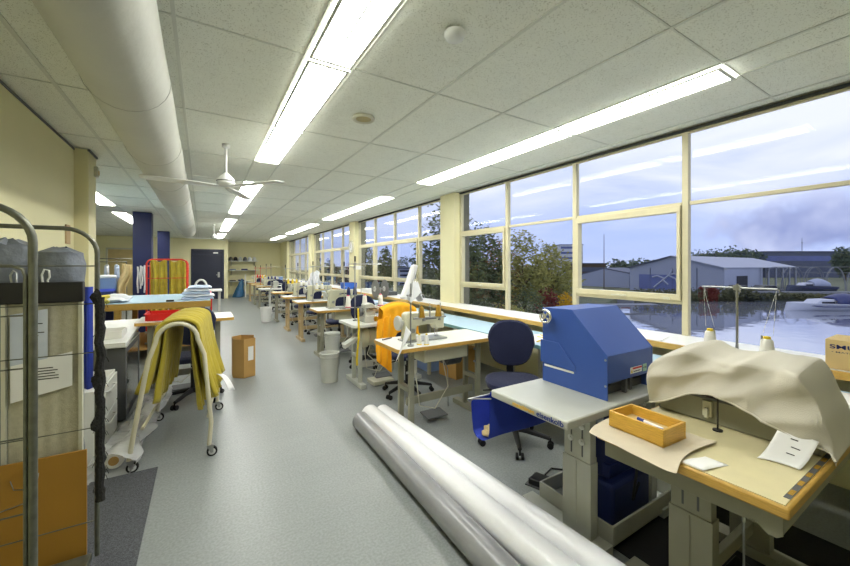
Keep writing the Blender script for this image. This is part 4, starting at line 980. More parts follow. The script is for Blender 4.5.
# white drawer unit, dark cabinet
t = thing('drawer_unit', 'white metal drawer unit between the cage and the dark cabinet', 'cabinet', (-1.06,3.42,0))
B().box(0,.42,0,.66,.03,.56).box(.02,.4,.02,.64,0,.03).done('body', 'white_metal', t, bevel=.004)
for z0, z1 in ((.06,.30),(.31,.54)):
    d = B().box(.42,.436,.015,.645,z0,z1).done('drawer', 'white_metal', t, bevel=.004)
    B().tube([(.436,.2,z1-.05),(.46,.21,z1-.05),(.46,.44,z1-.05),(.436,.45,z1-.05)],.005,8).done('handle', 'white_metal', d)
t = thing('low_cabinet', 'dark grey low cabinet with a glass side under a white board', 'cabinet', (-1.06,4.34,0))
B().box(.085,.455,0,.06,.02,.69).box(.085,.455,.80,.86,.02,.69).box(.085,.455,.06,.80,.02,.09).box(.085,.455,.06,.80,.63,.69).box(.085,.1,.06,.8,.09,.63).box(.1,.43,.04,.82,0,.02).done('body', 'dark_grey', t, bevel=.003)
B().box(.44,.452,.06,.80,.09,.63).done('door_panel', mat('smoked_panel', srgb(42,46,48), .15, coat=.5), t)
B().box(.452,.462,.10,.12,.33,.37).done('door_catch', 'steel', t)
B().box(.085,.46,0,.86,.69,.705).done('top_panel', 'bin', t)
t = thing('cutting_board', 'large white board lying across the dark cabinet', 'board', (-1.03,4.26,.7065)); t.rotation_euler = (.06,0,0)
B().box(.058,.435,0,1.3,0,.028).done('panel', 'white_metal', t, bevel=.004); B().box(.058,.435,.0,.02,.028,.045).done('lip', 'white_metal', t)
t = thing('tray_box', 'small white open box on the white board', 'box', (-.86,4.52,.752))
B().box(0,.2,0,.008,0,.07).box(0,.2,.27,.278,0,.07).box(0,.008,.008,.27,0,.07).box(.192,.2,.008,.27,0,.07).box(0.008,.192,.008,.27,0,.006).done('body', 'paper', t)
B().box(.02,.1,.05,.2,.006,.03).done('contents', 'bin', t)
# plastic-wrapped roll on the floor
t = thing('wrapped_roll', 'cardboard roll in crinkled clear plastic on the floor under the trolley', 'fabric roll', (-.53,3.33,0))
B().cyl((0,0,.075),(.14,1.35,.075),.055,seg=20).done('roll', 'white_thread', t); B().cyl((-.001,-.01,.075),(.001,.02,.075),.03,seg=16).done('core_tube', 'carton', t)
def pf(u, v):
    a = 2*PI*v; n_ = noise.noise(Vector((math.cos(a)*2, math.sin(a)*2, u*7))); r = .085+.05*n_ + .05*max(0,.25-u)*2
    return Vector((.15*u + r*1.25*math.cos(a), -.14+1.62*u, max(.075 + r*math.sin(a), .003)))
B().grid(pf, 50, 26).done('plastic_wrap', 'film', t)
# trolley
t = thing('cloth_trolley', 'cream tubular A-frame trolley on casters with mustard cloth over it', 'trolley', (0,0,0))
ends = [((-.437,3.25),(.045,3.22),1.025),((-.36,4.20),(.128,4.205),1.03)]
for i, (a, b, zt) in enumerate(ends):
    cx = (a[0]+b[0])/2 + .04; y = (a[1]+b[1])/2; w0 = (b[0]-a[0])/2; R = .125
    pts = [(a[0],a[1],.075),(cx-w0*.98-.02+.0,y,.25),(cx-R-.045,y,.78)]
    for k in range(13):
        an = PI - k*PI/12; pts.append((cx+R*math.cos(an)*1.02, y, zt-R-.0+R*math.sin(an)))
    pts += [(cx+R+.045,y,.78),(cx+w0*.98-.02,y,.25),(b[0],b[1],.075)]
    B().tube(pts, .0155, 12).done('end_frame', 'trolley', t)
    for p in (a, b):
        X_ = p[0]+.02; Y_ = p[1]
        c = B().cyl((X_,Y_-.011,.036),(X_,Y_+.011,.036),.036,seg=24).done('caster', 'rubber', t)
        B().cyl((X_,Y_-.013,.036),(X_,Y_+.013,.036),.024,seg=16).done('wheel_disc', 'white_metal', c)
        B().prism([(p[0]-.015,Y_-.02,.085),(p[0]+.03,Y_-.02,.085),(X_+.008,Y_-.02,.03),(X_-.008,Y_-.02,.03)],(0,.004,0)).prism([(p[0]-.015,Y_+.016,.085),(p[0]+.03,Y_+.016,.085),(X_+.008,Y_+.016,.03),(X_-.008,Y_+.016,.03)],(0,.004,0)).box(p[0]-.015,p[0]+.03,Y_-.02,Y_+.02,.082,.088).done('fork', 'steel', c)
g = B()
for s, z in ((-1,.30),(1,.30)): g.cyl(((-.16+s*.20),3.235,z),((-.076+s*.20),4.2,z),.011,seg=10)
for s in (-1,1): g.cyl((-.156+s*.10,3.235,.965),(-.076+s*.10,4.2,.965),.011,seg=10)
g.done('side_rail', 'trolley', t)
def mc(u, v):
    y = 3.27 + u*.86; cx = -.152 + .088*u
    s = (v-.5)*2; lay = math.sin(u*2*PI*10)
    L = .43 if s < 0 else .53
    a = abs(s); sg = 1 if s > 0 else -1
    if a < .28: k = a/.28; x = .128*math.sin(k*PI/2)*sg; z = 1.045 - .075*(1-math.cos(k*PI/2)) + .01*math.sin(u*PI)
    else: k = (a-.28)/.72; x = sg*(.128 + .045*k + .055*k*k); z = .970 - L*k*(1+.05*math.sin(u*23))
    amp = (.006 + .030*max(0, a-.25))
    x += sg*amp*lay; y += .014*max(0,a-.3)*math.cos(u*2*PI*10) - (.10*k*(1-u)*0 if a > .28 else 0)
    z += .006*lay*(1-a) + .008*noise.noise(Vector((u*9, v*5, 0)))
    return Vector((cx + x, y, z))
mcl = tag(draped('mustard_cloth', 'mustard', None, mc, 120, 40, .022, 0), 'pile of mustard cloth lengths folded over the A-frame trolley', 'cloth')
def mc2(u, v):
    p = mc(.03+u*.90, v); s = (v-.5)*2
    p.x = -.155+.088*u + (p.x+.155-.088*u)*.62; p.z -= .03 + .0*abs(s); p.y += .02; 
    if abs(s) > .9: p.z -= .06
    return p
draped('inner_layer', 'mustard', mcl, mc2, 70, 30, .012, 0)
def wp(u, v): return Vector((.10+.05*u+.09*v, 3.45+.08*u-.03*v, .56 - .03*u - .12*v*v - .02*v))
tag(B().grid(wp, 6, 12).done('paper_label', 'paper', None, thick=.001), 'curling white paper label hanging off the trolley cloth', 'paper')
# left work table + red tray + chair + carton
t = sewing_table('wood-edged work table behind the trolley with a red tray on it', -.60, 4.76, .92, .58, .855, 'laminate', 'wood', 'grey_green', 'posts', .12, group=None, pan=False, motor=False)
B().box(.25,.6,.1,.45,.38,.40).done('lower_shelf', 'wood', t)
t = thing('parts_tray', 'shallow red plastic tray on the left work table', 'tray', (-.50,4.86,.8565))
B().prism([(0,0,0),(.40,0,0),(.41,0,.006),(-.01,0,.006)],(0,.36,0)).done('base', 'red', t)
B().prism([(0,0,.005),(-.02,0,.075),(-.014,0,.075),(.006,0,.005)],(0,.36,0)).prism([(.40,0,.005),(.42,0,.075),(.414,0,.075),(.394,0,.005)],(0,.36,0)).box(-.018,.418,-.0,.006,.004,.075).box(-.018,.418,.354,.36,.004,.075).box(-.03,-.016,-.005,.365,.07,.078).box(.414,.43,-.005,.365,.07,.078).done('rim', 'red', t)
tag(B().obox((0,0,.004),(.25,.08,.006),(0,0,.2)).done('scissors_pattern', 'paper', None), 'white card lying in the red tray', 'card', loc=(-.24,5.0,.864))
office_chair('navy office chair facing the left work table behind the trolley', -.08, 4.66, .05, .50, group=None)
tag(B().blob((0,0,.2),(.12,.14,.20),3,.4,2.5,1).done('plastic_bag', 'blue_bag', None), 'blue plastic bag under the left work table', 'bag', loc=(.09,5.12,0))
t = thing('tall_carton', 'open brown cardboard carton standing on the floor in the aisle', 'box', (.34,5.20,0))
P = [(0,.32),(0,.10),(.12,0),(.26,.06),(.27,.30),(.12,.40)]
for k in range(6):
    a, b = P[k], P[(k+1)%6]; d = Vector((b[0]-a[0], b[1]-a[1], 0)); nn = Vector((-d.y, d.x, 0)).normalized()*-.005
    B().prism([(a[0],a[1],.004),(b[0],b[1],.004),(b[0],b[1],.50-(.03 if k == 3 else 0)),(a[0],a[1],.50)], -nn).done('panel', 'carton', t)
B().prism([(p[0]*.96+.006,p[1]*.96+.008,0) for p in P],(0,0,.006)).done('bottom', 'carton_in', t)
B().prism([(.17,.018,.22),(.235,.046,.22),(.235,.046,.40),(.17,.018,.40)],(.001,-.002,0)).done('shipping_label', 'paper', t)
# cutting table
t = thing('cutting_table', 'big cutting table with a pale blue top and thick wooden edge', 'cutting table', (-2.2,6.78,0))
B().box(0,2.32,0,1.85,.80,.895).done('frame', 'wood', t, bevel=.004); B().box(.005,2.315,.005,1.845,.895,.902).done('tabletop', 'blue_lam', t)
for x in (.1,1.15,2.2):
    for y in (.1,1.72): B().box(x-.04,x+.04,y-.04,y+.04,0,.80).done('leg', 'wood', t, bevel=.003)
B().box(.06,2.24,.1,1.75,.18,.21).done('lower_shelf', 'carton', t)
tag(B().box(0,.02,0,.9,0,.95).done('red_board', 'red', None, bevel=.002), 'upright red panel against the end of the cutting table', 'panel', loc=(.135,7.6,0))
for k,(x,y,w,h,m,lb) in enumerate(((-1.9,7.0,.4,.3,'carton','brown'),(-1.3,7.05,.4,.35,'carton_pale','pale'),(-.7,7.0,.45,.28,'bin','grey'))):
    t = thing('storage_box', lb+' storage box on the lower shelf of the cutting table', 'box', (x,y,.2105))
    B().box(0,w,0,.4,0,h).done('body', m, t, bevel=.003); B().box(.1,w-.1,-.002,0,h*.5,h*.8).done('label_card', 'paper', t)
random.seed(9)
for k in range(5):
    def ff(u, v, k=k): 
        x, y = (u-.5)*(.46-.03*k), (v-.5)*.36; e = max(abs(u-.5), abs(v-.5))*2
        return Vector((x+.03*math.sin(k*2.), y, .045*k + .034 - .03*e**6 + .012*noise.noise(Vector((u*4+k, v*4, k*2)))))
    tag(draped('folded_garment', 'blue_white_cloth' if k % 2 == 0 else 'white_cloth', None, ff, 14, 12, .02), ('pale blue and white' if k%2==0 else 'white')+' folded garment in the cutting table pile, '+ORD[k]+' from the bottom', 'folded garment', 'pile of folded garments', (-.06,7.15,.905))
for k,(x,y) in enumerate(((-1.30,7.0),(-1.12,7.12),(-1.45,7.3))):
    tag(B().blob((0,0,.05),(.20,.16,.07),3,.6,1.6,k).done('fabric_heap', 'yellow_cloth' if k != 1 else 'white_cloth', None), ['pale mustard fabric heap at the near left of the cutting table','white fabric heap between the two mustard heaps','mustard fabric heap farther back on the cutting table'][k], 'fabric heap', loc=(x,y,.903))
tag(B().box(-.05,.05,-.03,.03,0,.025).done('fabric_weight', 'black', None, bevel=.006), 'black fabric weight on the front edge of the cutting table', 'weight', loc=(-.42,6.83,.903))
# white table with arched machine beyond
t = thing('side_table', 'small white table beyond the cutting table near the navy door', 'table', (-.235,9.3,0))
B().box(0,.62,0,.5,.88,.92).done('tabletop', 'white_metal', t, bevel=.004)
for x in (.05,.57):
    for y in (.05,.45): B().box(x-.02,x+.02,y-.02,y+.02,0,.88).done('leg', 'light_grey', t)
t = thing('heat_press', 'white arched garment press on the small white table', 'press machine', (-.02,9.5,.9205))
B().tube([(.11*math.cos(a)-.0, 0, .06+.16*math.sin(a)) for a in [PI*k/12 for k in range(13)]], .022, 10).box(-.16,.14,-.08,.08,0,.04).done('arched_arm', 'white_metal', t)
B().cyl((-.2,0,.07),(-.08,0,.07),.03).done('pressing_head', 'dark_grey', t); B().cyl((-.11,-.03,.02),(-.11,-.03,.14),.008).done('lever', 'chrome', t)
# red cage with cloth
t = thing('red_rack', 'red tubular rack hung with mustard cloth in front of the back wall', 'rack', (-.95,9.15,0))
for y in (0,.6):
    B().tube([(0,y,.12),(0,y,1.50),(.03,y,1.56),(.09,y,1.585),(.59,y,1.585),(.65,y,1.56),(.68,y,1.50),(.68,y,.12)],.016,8).done('end_frame', 'red_tube', t)
g = B()
for z in (.5,.85,1.2): g.cyl((0,0,z),(.68,0,z),.007,seg=6)
for x in (0,.68): g.cyl((x,0,.2),(x,.6,.2),.01,seg=6).cyl((x,0,1.45),(x,.6,1.45),.01,seg=6)
g.done('cross_rail', 'red_tube', t)
B().box(0,.68,0,.6,.10,.13).done('base', 'red_tube', t)
for x in (.03,.65):
    for y in (.04,.56): B().cyl((x-.015,y,.05),(x+.015,y,.05),.05).done('caster', 'rubber', t)
def rc(x0, w, y, ph, zb): return lambda u, v: Vector((-.95+x0+w*u*(1+.05*v), 9.15+y+.035*math.sin(u*17+ph), 1.56-(1.56-zb)*v+.02*math.sin(u*9+ph)))
for k,(x0,w,y,zb,lb) in enumerate(((.05,.28,.12,.45,'left'),(.36,.30,.16,.42,'right'))):
    tag(draped('hanging_cloth', 'mustard', None, rc(x0,w,y,k*2,zb), 26, 16, .01), 'mustard cloth hanging in the red rack, the %s length' % lb, 'cloth')
t = thing('garment_rail', 'grey steel garment rail with garments in clear plastic left of the navy column', 'garment rail', (-2.6,11.2,0))
B().tube([(0,0,.05),(0,0,1.55),(1.05,0,1.55),(1.05,0,.05)],.016,8).cyl((0,-.25,.05),(0,.25,.05),.016).cyl((1.05,-.25,.05),(1.05,.25,.05),.016).done('rail_frame', 'dull_steel', t)
for x in (0,1.05):
    for y in (-.22,.22): B().cyl((x-.01,y,.03),(x+.01,y,.03),.03).done('caster', 'rubber', t)
for k in range(5):
    x = -2.45+.18*k
    o = thing('bagged_garment', 'garment in clear plastic on the grey rail, %s from the left' % ORD[k], 'garment', (x,11.2,0), .3, 'bagged garments on the rail')
    def gf(u, v, k=k): return Vector((.03*math.sin(u*12+k), (u-.5)*(.34+.12*min(1,v*4)), 1.50 - .09*abs(u-.5)*2 - .75*v))
    draped('garment', 'white_cloth' if k % 2 else 'blue_white_cloth', o, gf, 12, 10, .03)
    B().tube([(0,-.18,1.44),(0,0,1.51),(0,0,1.57),(0,.02,1.58)],.004,5).done('hanger', 'steel', o)
# blue roller cabinet and sand cloth
t = thing('roller_cabinet', 'steel blue roller cabinet with a pale top beyond the cutting table', 'cabinet', (-2.45,8.75,0))
B().box(0,1.05,0,.75,.0,.98).done('body', 'dark_blue', t, bevel=.01); B().box(.0,1.06,.18,.76,.98,1.24).done('hood', 'slate', t, bevel=.02); B().cyl((.0,.2,1.25),(1.06,.2,1.25),.035).done('top_roller', 'white_metal', t)
B().box(.70,.76,.172,.18,1.12,1.15).done('indicator', 'red', t); B().box(.1,.5,.172,.18,1.02,1.2).done('front_panel', 'slate', t, bevel=.004); B().prism([(0,0,.98),(0,.18,1.02),(0,.18,.98)],(1.05,0,0)).done('feed_ramp', 'blue_cloth', t)
tag(draped('sand_cloth', 'beige_cloth', None, lambda u,v: Vector((-1.32+.16*u-.09*v+.02*math.sin(v*7), 9.0+.05*math.sin(u*9+v*2), 1.50-.62*v-.03*u)), 12, 16, .012), 'sand coloured cloth strip hanging beside the roller cabinet', 'cloth')
g = None
for k,(x,z0,z1) in enumerate(((-1.19,.86,1.44),(-1.145,.95,1.46),(-1.115,1.02,1.44),(-1.07,.86,1.47),(-1.04,.92,1.45))):
    tag(draped('white_strip', 'white_cloth', None, lambda u,v,x=x,z0=z0,z1=z1,k=k: Vector((x+(u-.5)*.032+.006*math.sin(v*8+k), 9.975+.008*math.sin(u*6+v*4+k), z1+(z0-z1)*v)), 4, 14, .004), 'white cloth strip hanging on the nearer navy column, %s from the left' % ORD[k], 'cloth strip', 'strips on the navy column')
t = thing('support_rail', 'thin steel rail spanning above the left tables near the back', 'rail', (-2.9,10.9,1.62))
B().cyl((0,0,0),(1.6,0,0),.009).cyl((.0,0,-1.62),(0,0,0),.012).cyl((1.6,0,-1.62),(1.6,0,0),.012).done('rail', 'dull_steel', t)
#END4
# ================================================================= outdoors
ZW, ZG = -3.05, -2.55
def water_mat():
    m = bpy.data.materials.new('canal_water'); m.use_nodes = True
    nt = m.node_tree; n = nt.nodes; l = nt.links; b = n['Principled BSDF']
    b.inputs['Base Color'].default_value = (.5,.53,.6,1); b.inputs['Metallic'].default_value = .72; b.inputs['Roughness'].default_value = .02; b.inputs['Specular IOR Level'].default_value = 1.0; b.inputs['IOR'].default_value = 2.6
    tc = n.new('ShaderNodeTexCoord'); mp = n.new('ShaderNodeMapping'); mp.inputs['Scale'].default_value = (.5,.9,1)
    nz = n.new('ShaderNodeTexNoise'); nz.inputs['Scale'].default_value = 1.3; nz.inputs['Detail'].default_value = 3
    l.new(tc.outputs['Object'], mp.inputs[0]); l.new(mp.outputs[0], nz.inputs['Vector'])
    bp = n.new('ShaderNodeBump'); bp.inputs['Strength'].default_value = .05; bp.inputs['Distance'].default_value = .25
    l.new(nz.outputs['Fac'], bp.inputs['Height']); l.new(bp.outputs[0], b.inputs['Normal']); return m
tag_ = B().quad([cf(-300,-40,ZW), cf(400,-40,ZW), cf(400,600,ZW), cf(-300,600,ZW)]).done('water', water_mat(), kind='structure', smooth=False)
M['grass'] = mat('lawn_grass', srgb(92,98,74), .95, var=.35, scale=.9, bump=.4, bscale=20)
M['bank'] = mat('bank_soil', srgb(84,84,66), .95, var=.3, scale=.5)
M['quay'] = mat('concrete_quay', srgb(122,126,134), .8, var=.08, scale=1)
M['shed'] = mat('grey_sheet_cladding', srgb(140,148,170), .55, var=.04, scale=.3)
M['shed_side'] = mat('pale_sheet_cladding', srgb(152,160,182), .55, var=.04, scale=.3)
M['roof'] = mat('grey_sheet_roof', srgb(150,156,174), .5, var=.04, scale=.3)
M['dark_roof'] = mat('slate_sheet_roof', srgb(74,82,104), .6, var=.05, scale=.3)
M['dark_in'] = mat('dark_opening', srgb(34,38,50), .8, var=.1)
M['blue_mural'] = mat('dull_blue_panel', srgb(88,100,150), .6, var=.08, scale=.5)
M['white_out'] = mat('white_outdoor_paint', srgb(190,194,206), .5, var=.04)
M['red_hull'] = mat('dark_red_hull', srgb(110,48,44), .5, var=.1)
M['bark'] = mat('tree_bark', srgb(82,70,56), .9, var=.3, scale=6)
def prism_cf(pts, z0, z1):
    g = B(); g.prism([cf(r, D, z0) for r, D in pts], (0,0,z1-z0)); return g
# garden and far bank
land = [(3.9,2.9),(12,8.6),(26,18.6),(38,27)]
g = B(); pts = [(3.9,2.9,ZG),(3.9,400,ZG)]
far = [cf(300,420,ZG), cf(300,75,ZG), cf(120,52,ZG), cf(70,48.5,ZG), cf(40,47,ZG), cf(25,46.5,ZG)]
poly = [Vector(p) for p in pts] + far + [cf(.42*30,30,ZG), cf(.42*16,16,ZG)]
g.prism([(p.x,p.y,ZG-.9) for p in poly], (0,0,.9)).done('lawn', 'grass', kind='structure', smooth=False)
prism_cf([(14,38),(24,38.6),(24,37.2),(14,36.6)], ZG+.005, ZG+.03).done('garden_path', 'quay', kind='structure')
tag(prism_cf([(px(742,47),47.9),(px(900,47),47.9),(px(900,47),49.2),(px(742,47),49.2)], ZG-.45, ZG+.55).done('quay_wall', 'quay', None), 'long pale concrete quay behind the moored white boat', 'quay')
# leaves
def leafmat(name, c1, c2):
    m = mat(name, c1, .8, var=.2, scale=1.2, spec=.2)
    nt = m.node_tree; n = nt.nodes; r = [k for k in n if k.type == 'VALTORGB'][0]
    r.color_ramp.elements[0].color = (*c1,1); r.color_ramp.elements[1].color = (*c2,1)
    return m
M['leaf_dark'] = leafmat('dark_green_leaves', srgb(58,70,50), srgb(104,112,70))
M['leaf_olive'] = leafmat('olive_autumn_leaves', srgb(104,112,56), srgb(164,156,84))
M['leaf_rust'] = leafmat('rust_leaves', srgb(120,60,36), srgb(150,110,48))
M['leaf_red'] = leafmat('red_leaves', srgb(96,34,34), srgb(124,62,52))
M['leaf_gold'] = leafmat('golden_leaves', srgb(170,130,20), srgb(200,160,40))
M['leaf_far'] = leafmat('far_hazy_leaves', srgb(58,74,66), srgb(86,98,78))
M['reed'] = leafmat('bank_reeds', srgb(50,58,44), srgb(92,92,62))
def plant(name, label, cat, c, blobs, m, n, size, trunk=None, group=None, seed=1):
    t = thing(name, label, cat, c, 0, group); rnd = random.Random(seed)
    g = B(); tot = sum(b[3]*b[4] for b in blobs)
    for (bx, by, bzz, rx, rz) in blobs:
        for _ in range(int(n*rx*rz/tot)):
            u = rnd.random()*2-1; a = rnd.random()*2*PI; q = math.sqrt(1-u*u); k = (.55+.45*rnd.random()**.5)*(1+.18*math.sin(a*3+bx)+.1*math.sin(u*7+a))
            p = Vector((bx+rx*k*q*math.cos(a), by+rx*k*q*math.sin(a), bzz+rz*k*u))
            d1 = Vector((rnd.gauss(0,1), rnd.gauss(0,1), rnd.gauss(0,.6))).normalized()*size*(.6+.8*rnd.random()); d2 = d1.orthogonal().normalized()*size*.55
            g.quad([p-d1*.5, p+d2*.5, p+d1*.5, p-d2*.5])
    g.done('foliage' if trunk else 'leaves', m, t, smooth=False)
    if trunk:
        h, r = trunk; k = B().tube([(0,0,-.02),(r*.4,0,h*.4),(0,r*.4,h)],[r,r*.75,r*.45],8)
        for i in range(5):
            a = i*2*PI/5; k.tube([(0,0,h*.7),(math.cos(a)*h*.16,math.sin(a)*h*.16,h*.95),(math.cos(a)*h*.3,math.sin(a)*h*.3,h*1.25)],[r*.4,r*.28,r*.1],5)
        k.done('trunk', 'bark', t)
    return t
def P3(u, D, z=ZG): v = cf(px(u, D), D, z); return (v.x, v.y, v.z)
H = lambda v, D: pz(v, D)-ZG
def tree(u, D, vtop, w, label, m, n=2600, size=.28, seed=1, group='garden trees'):
    h = H(vtop, D); R = w/F*D/2
    bl = [(0,0,h*.62,R*.8,h*.36),(R*.4,0,h*.5,R*.6,h*.3),(-R*.45,.2*R,h*.48,R*.6,h*.28),(0,.4*R,h*.42,R*.7,h*.25),(.2*R,-.4*R,h*.38,R*.6,h*.22),(-.1*R,0,h*.85,R*.4,h*.15)]
    return plant('garden_tree', label, 'tree', P3(u, D), bl, M[m], n, size, (h*.5, max(.08,h*.025)), group, seed)
tree(452, 17, 202, 78, 'tall dark green tree close to the window beside the pillar', 'leaf_dark', 5200, .24, 2)
tree(487, 24, 226, 50, 'dark green tree behind the first window pane after the pillar', 'leaf_dark', 3600, .26, 3)
tree(524, 27, 229, 54, 'olive green tree with thin crown in the tall fixed pane', 'leaf_olive', 3400, .26, 4)
tree(552, 30, 243, 46, 'yellowing olive tree at the right of the fixed pane', 'leaf_olive', 2600, .28, 5)
tree(500, 40, 240, 60, 'rust tinged tree farther back in the garden', 'leaf_rust', 2200, .36, 6)
tree(368, 55, 246, 20, 'round crowned pine seen through the second bay, left one', 'leaf_dark', 900, .5, 7, 'pines in the second bay')
tree(386, 50, 247, 17, 'round crowned pine seen through the second bay, right one', 'leaf_dark', 900, .5, 8, 'pines in the second bay')
tree(405, 100, 257, 46, 'low hazy tree line tree in the second bay', 'leaf_far', 1200, .7, 9)
tree(330, 60, 262, 26, 'hazy tree seen through the third bay', 'leaf_far', 800, .6, 10)
tree(548, 43, 256, 70, 'low green tree mass behind the hedges', 'leaf_olive', 1800, .4, 12)
for i, (u, D, vt, w, m, lb) in enumerate(((474,21.5,284,40,'leaf_dark','dark green rounded bush left of the window mullion'),(528,23,287,34,'leaf_dark','dark green rounded bush low in the fixed pane'),(547,25.5,288,24,'leaf_red','red leaved bush in the garden'),(566,23.5,293,18,'leaf_gold','golden round bush by the mullion'),(500,32,288,40,'leaf_rust','rust coloured bush behind the dark ones'),(510,20.5,303,44,'leaf_olive','low olive hedge near the lawn'),(556,33.5,283,30,'leaf_far','bluish green bush behind the red one'),(410,46,284,50,'leaf_dark','dark bush seen behind the white paper roll'),(380,38,286,40,'leaf_far','hazy bush low in the second bay'),(450,30,284,30,'leaf_rust','rust coloured bush by the pillar'),(338,50,284,30,'leaf_rust','rust coloured bush low in the third bay'))):
    h = H(vt, D); R = w/F*D/2
    plant('garden_bush', lb, 'bush', P3(u, D), [(0,0,h*.45,R,h*.55),(R*.5,0,h*.35,R*.6,h*.4)], M[m], 1100, .2, None, 'garden bushes', 30+i)
# far bank greenery
for i, (u0, u1, D, vt, m) in enumerate(((641,698,46.3,289,'reed'),(701,716,46.3,287,'leaf_red'),(722,752,46.3,288,'reed'),(752,800,46.,293,'reed'),(800,860,46.,294,'reed'))):
    h = H(vt, D); R = (u1-u0)/F*D/2; bl = [((k/5-.5)*2*R*CC, -(k/5-.5)*2*R*S, h*.3, R*.28, h*.75) for k in range(6)]
    plant('reed_bed', ['reeds along the canal bank below the big gable','red-leaved bush on the canal bank','reeds on the bank below the open doorway','reeds on the bank left of the white boat','reeds on the bank behind the white boat'][i], 'reeds', P3((u0+u1)/2, D), bl, M[m], 1500, .3, None, 'bank plants', 60+i)
for i, (u, D, vt, w) in enumerate(((735,105,247,34),(716,122,250,24),(752,124,251,20),(845,100,248,22),(620,100,260,26),(642,118,259,30),(700,140,251,22))):
    h = H(vt, D); R = w/F*D/2
    plant('distant_tree', ['round tree above the big warehouse roof','tree left of the round one above the roof','small tree right of the round one above the roof','dark tree at the right edge beyond the boat sheds','low trees behind the small warehouse','low trees between the small and big warehouse','tree just right of the wide mullion'][i], 'tree', P3(u, D), [(0,0,h*.6,R,h*.4),(R*.5,0,h*.5,R*.6,h*.3),(-R*.5,0,h*.5,R*.6,h*.35)], M['leaf_far'], 900, 1.0, (h*.4,.3), 'distant trees', 80+i)
# big warehouse
P = Vector((41.2,50)); Q = Vector((34.4,60.9)); sd = Vector((.85,.53)); A_ = (P+Q)/2
def c3(v, z): return cf(v.x, v.y, z)
t = thing('warehouse', 'big grey gabled warehouse across the canal', 'warehouse', (0,0,0))
ze, za = 1.15, 2.92
g = B(); L1, L2 = 15., 33.
g.prism([c3(Q,ZG),c3(Q,ze),c3(A_,za),c3(P,ze),c3(P,ZG)], c3(sd*L1,0)-c3(Vector((0,0)),0)).done('gable_wall', 'shed', t, smooth=False)
def slab(a, b, z0, z1, l0, l1, th=.12, ov=.3):
    o = c3(Vector((0,0)),0); g = B()
    p = [c3(a+sd*l0,z0+.02),c3(b+sd*l0,z1+.02),c3(b+sd*l1,z1+.02),c3(a+sd*l1,z0+.02)]
    g.prism(p,(0,0,th)); return g
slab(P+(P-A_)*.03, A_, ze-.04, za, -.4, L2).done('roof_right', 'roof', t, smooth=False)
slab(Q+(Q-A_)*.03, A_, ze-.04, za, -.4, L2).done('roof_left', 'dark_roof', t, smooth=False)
nrm = Vector((-(Q-P).normalized().y, (Q-P).normalized().x)); nrm = nrm if nrm.dot(-P) > 0 else -nrm
def facequad(a, b, z0, z1, off=.05): 
    return B().prism([c3(a+nrm*off,z0),c3(b+nrm*off,z0),c3(b+nrm*off,z1),c3(a+nrm*off,z1)], c3(nrm*.03,0)-c3(Vector((0,0)),0))
facequad(Q+(P-Q)*.12, Q+(P-Q)*.62, ZG+.3, .1).done('mural_panel', 'blue_mural', t, smooth=False)
g = B(); pm = lambda f, z: c3(Q+(P-Q)*f+nrm*.1, z)
for pts in ([(.30,-1.9),(.36,-1.2),(.42,-.5),(.48,.2),(.50,.9)], [(.42,-.5),(.34,-.1),(.28,-.3)], [(.46,0.),(.54,-.5),(.56,-1.1)], [(.40,-.7),(.46,-1.4)], [(.47,.1),(.53,.3)]): g.tube([pm(*p) for p in pts], .13, 6)
g.done('painted_branch', 'shed_side', t)
g = B()
for f in (.5,.25,.75): g.prism([c3(Q+(P-Q)*f+nrm*.02,ZG),c3(Q+(P-Q)*(f+.006)+nrm*.02,ZG),c3(Q+(P-Q)*(f+.006)+nrm*.02,ze),c3(Q+(P-Q)*f+nrm*.02,ze)], c3(nrm*.06,0)-c3(Vector((0,0)),0))
g.done('cladding_joint', 'dark_roof', t, smooth=False)
sn = Vector((sd.y,-sd.x)); sn = sn if sn.dot(P) > 0 and False else sn
sn = sn if (c3(sn,0)).length and sn.dot(-P) > 0 else -sn
def sidebox(l0, l1, z0, z1, off, m, nm):
    return B().prism([c3(P+sd*l0+sn*off,z0),c3(P+sd*l1+sn*off,z0),c3(P+sd*l1+sn*off,z1),c3(P+sd*l0+sn*off,z1)], c3(sn*.05,0)-c3(Vector((0,0)),0)).done(nm, m, t, smooth=False)
sidebox(0,13.,ZG,ze,.02,'shed_side','side_wall')
sidebox(4.2,8.2,ZG,.0,.09,'dark_in','doorway')
B().prism([c3(P+sd*15-sn*5,ZG),c3(P+sd*33-sn*5,ZG),c3(P+sd*33-sn*5,ze+.6),c3(P+sd*15-sn*5,ze+.6)], c3(-sn*.2,0)-c3(Vector((0,0)),0)).done('back_wall', 'dark_in', t, smooth=False)
for k in range(6):
    q = P+sd*(14+3.6*k); B().cyl(c3(q,ZG),c3(q,ze),.14,seg=8).done('post', 'roof', t)
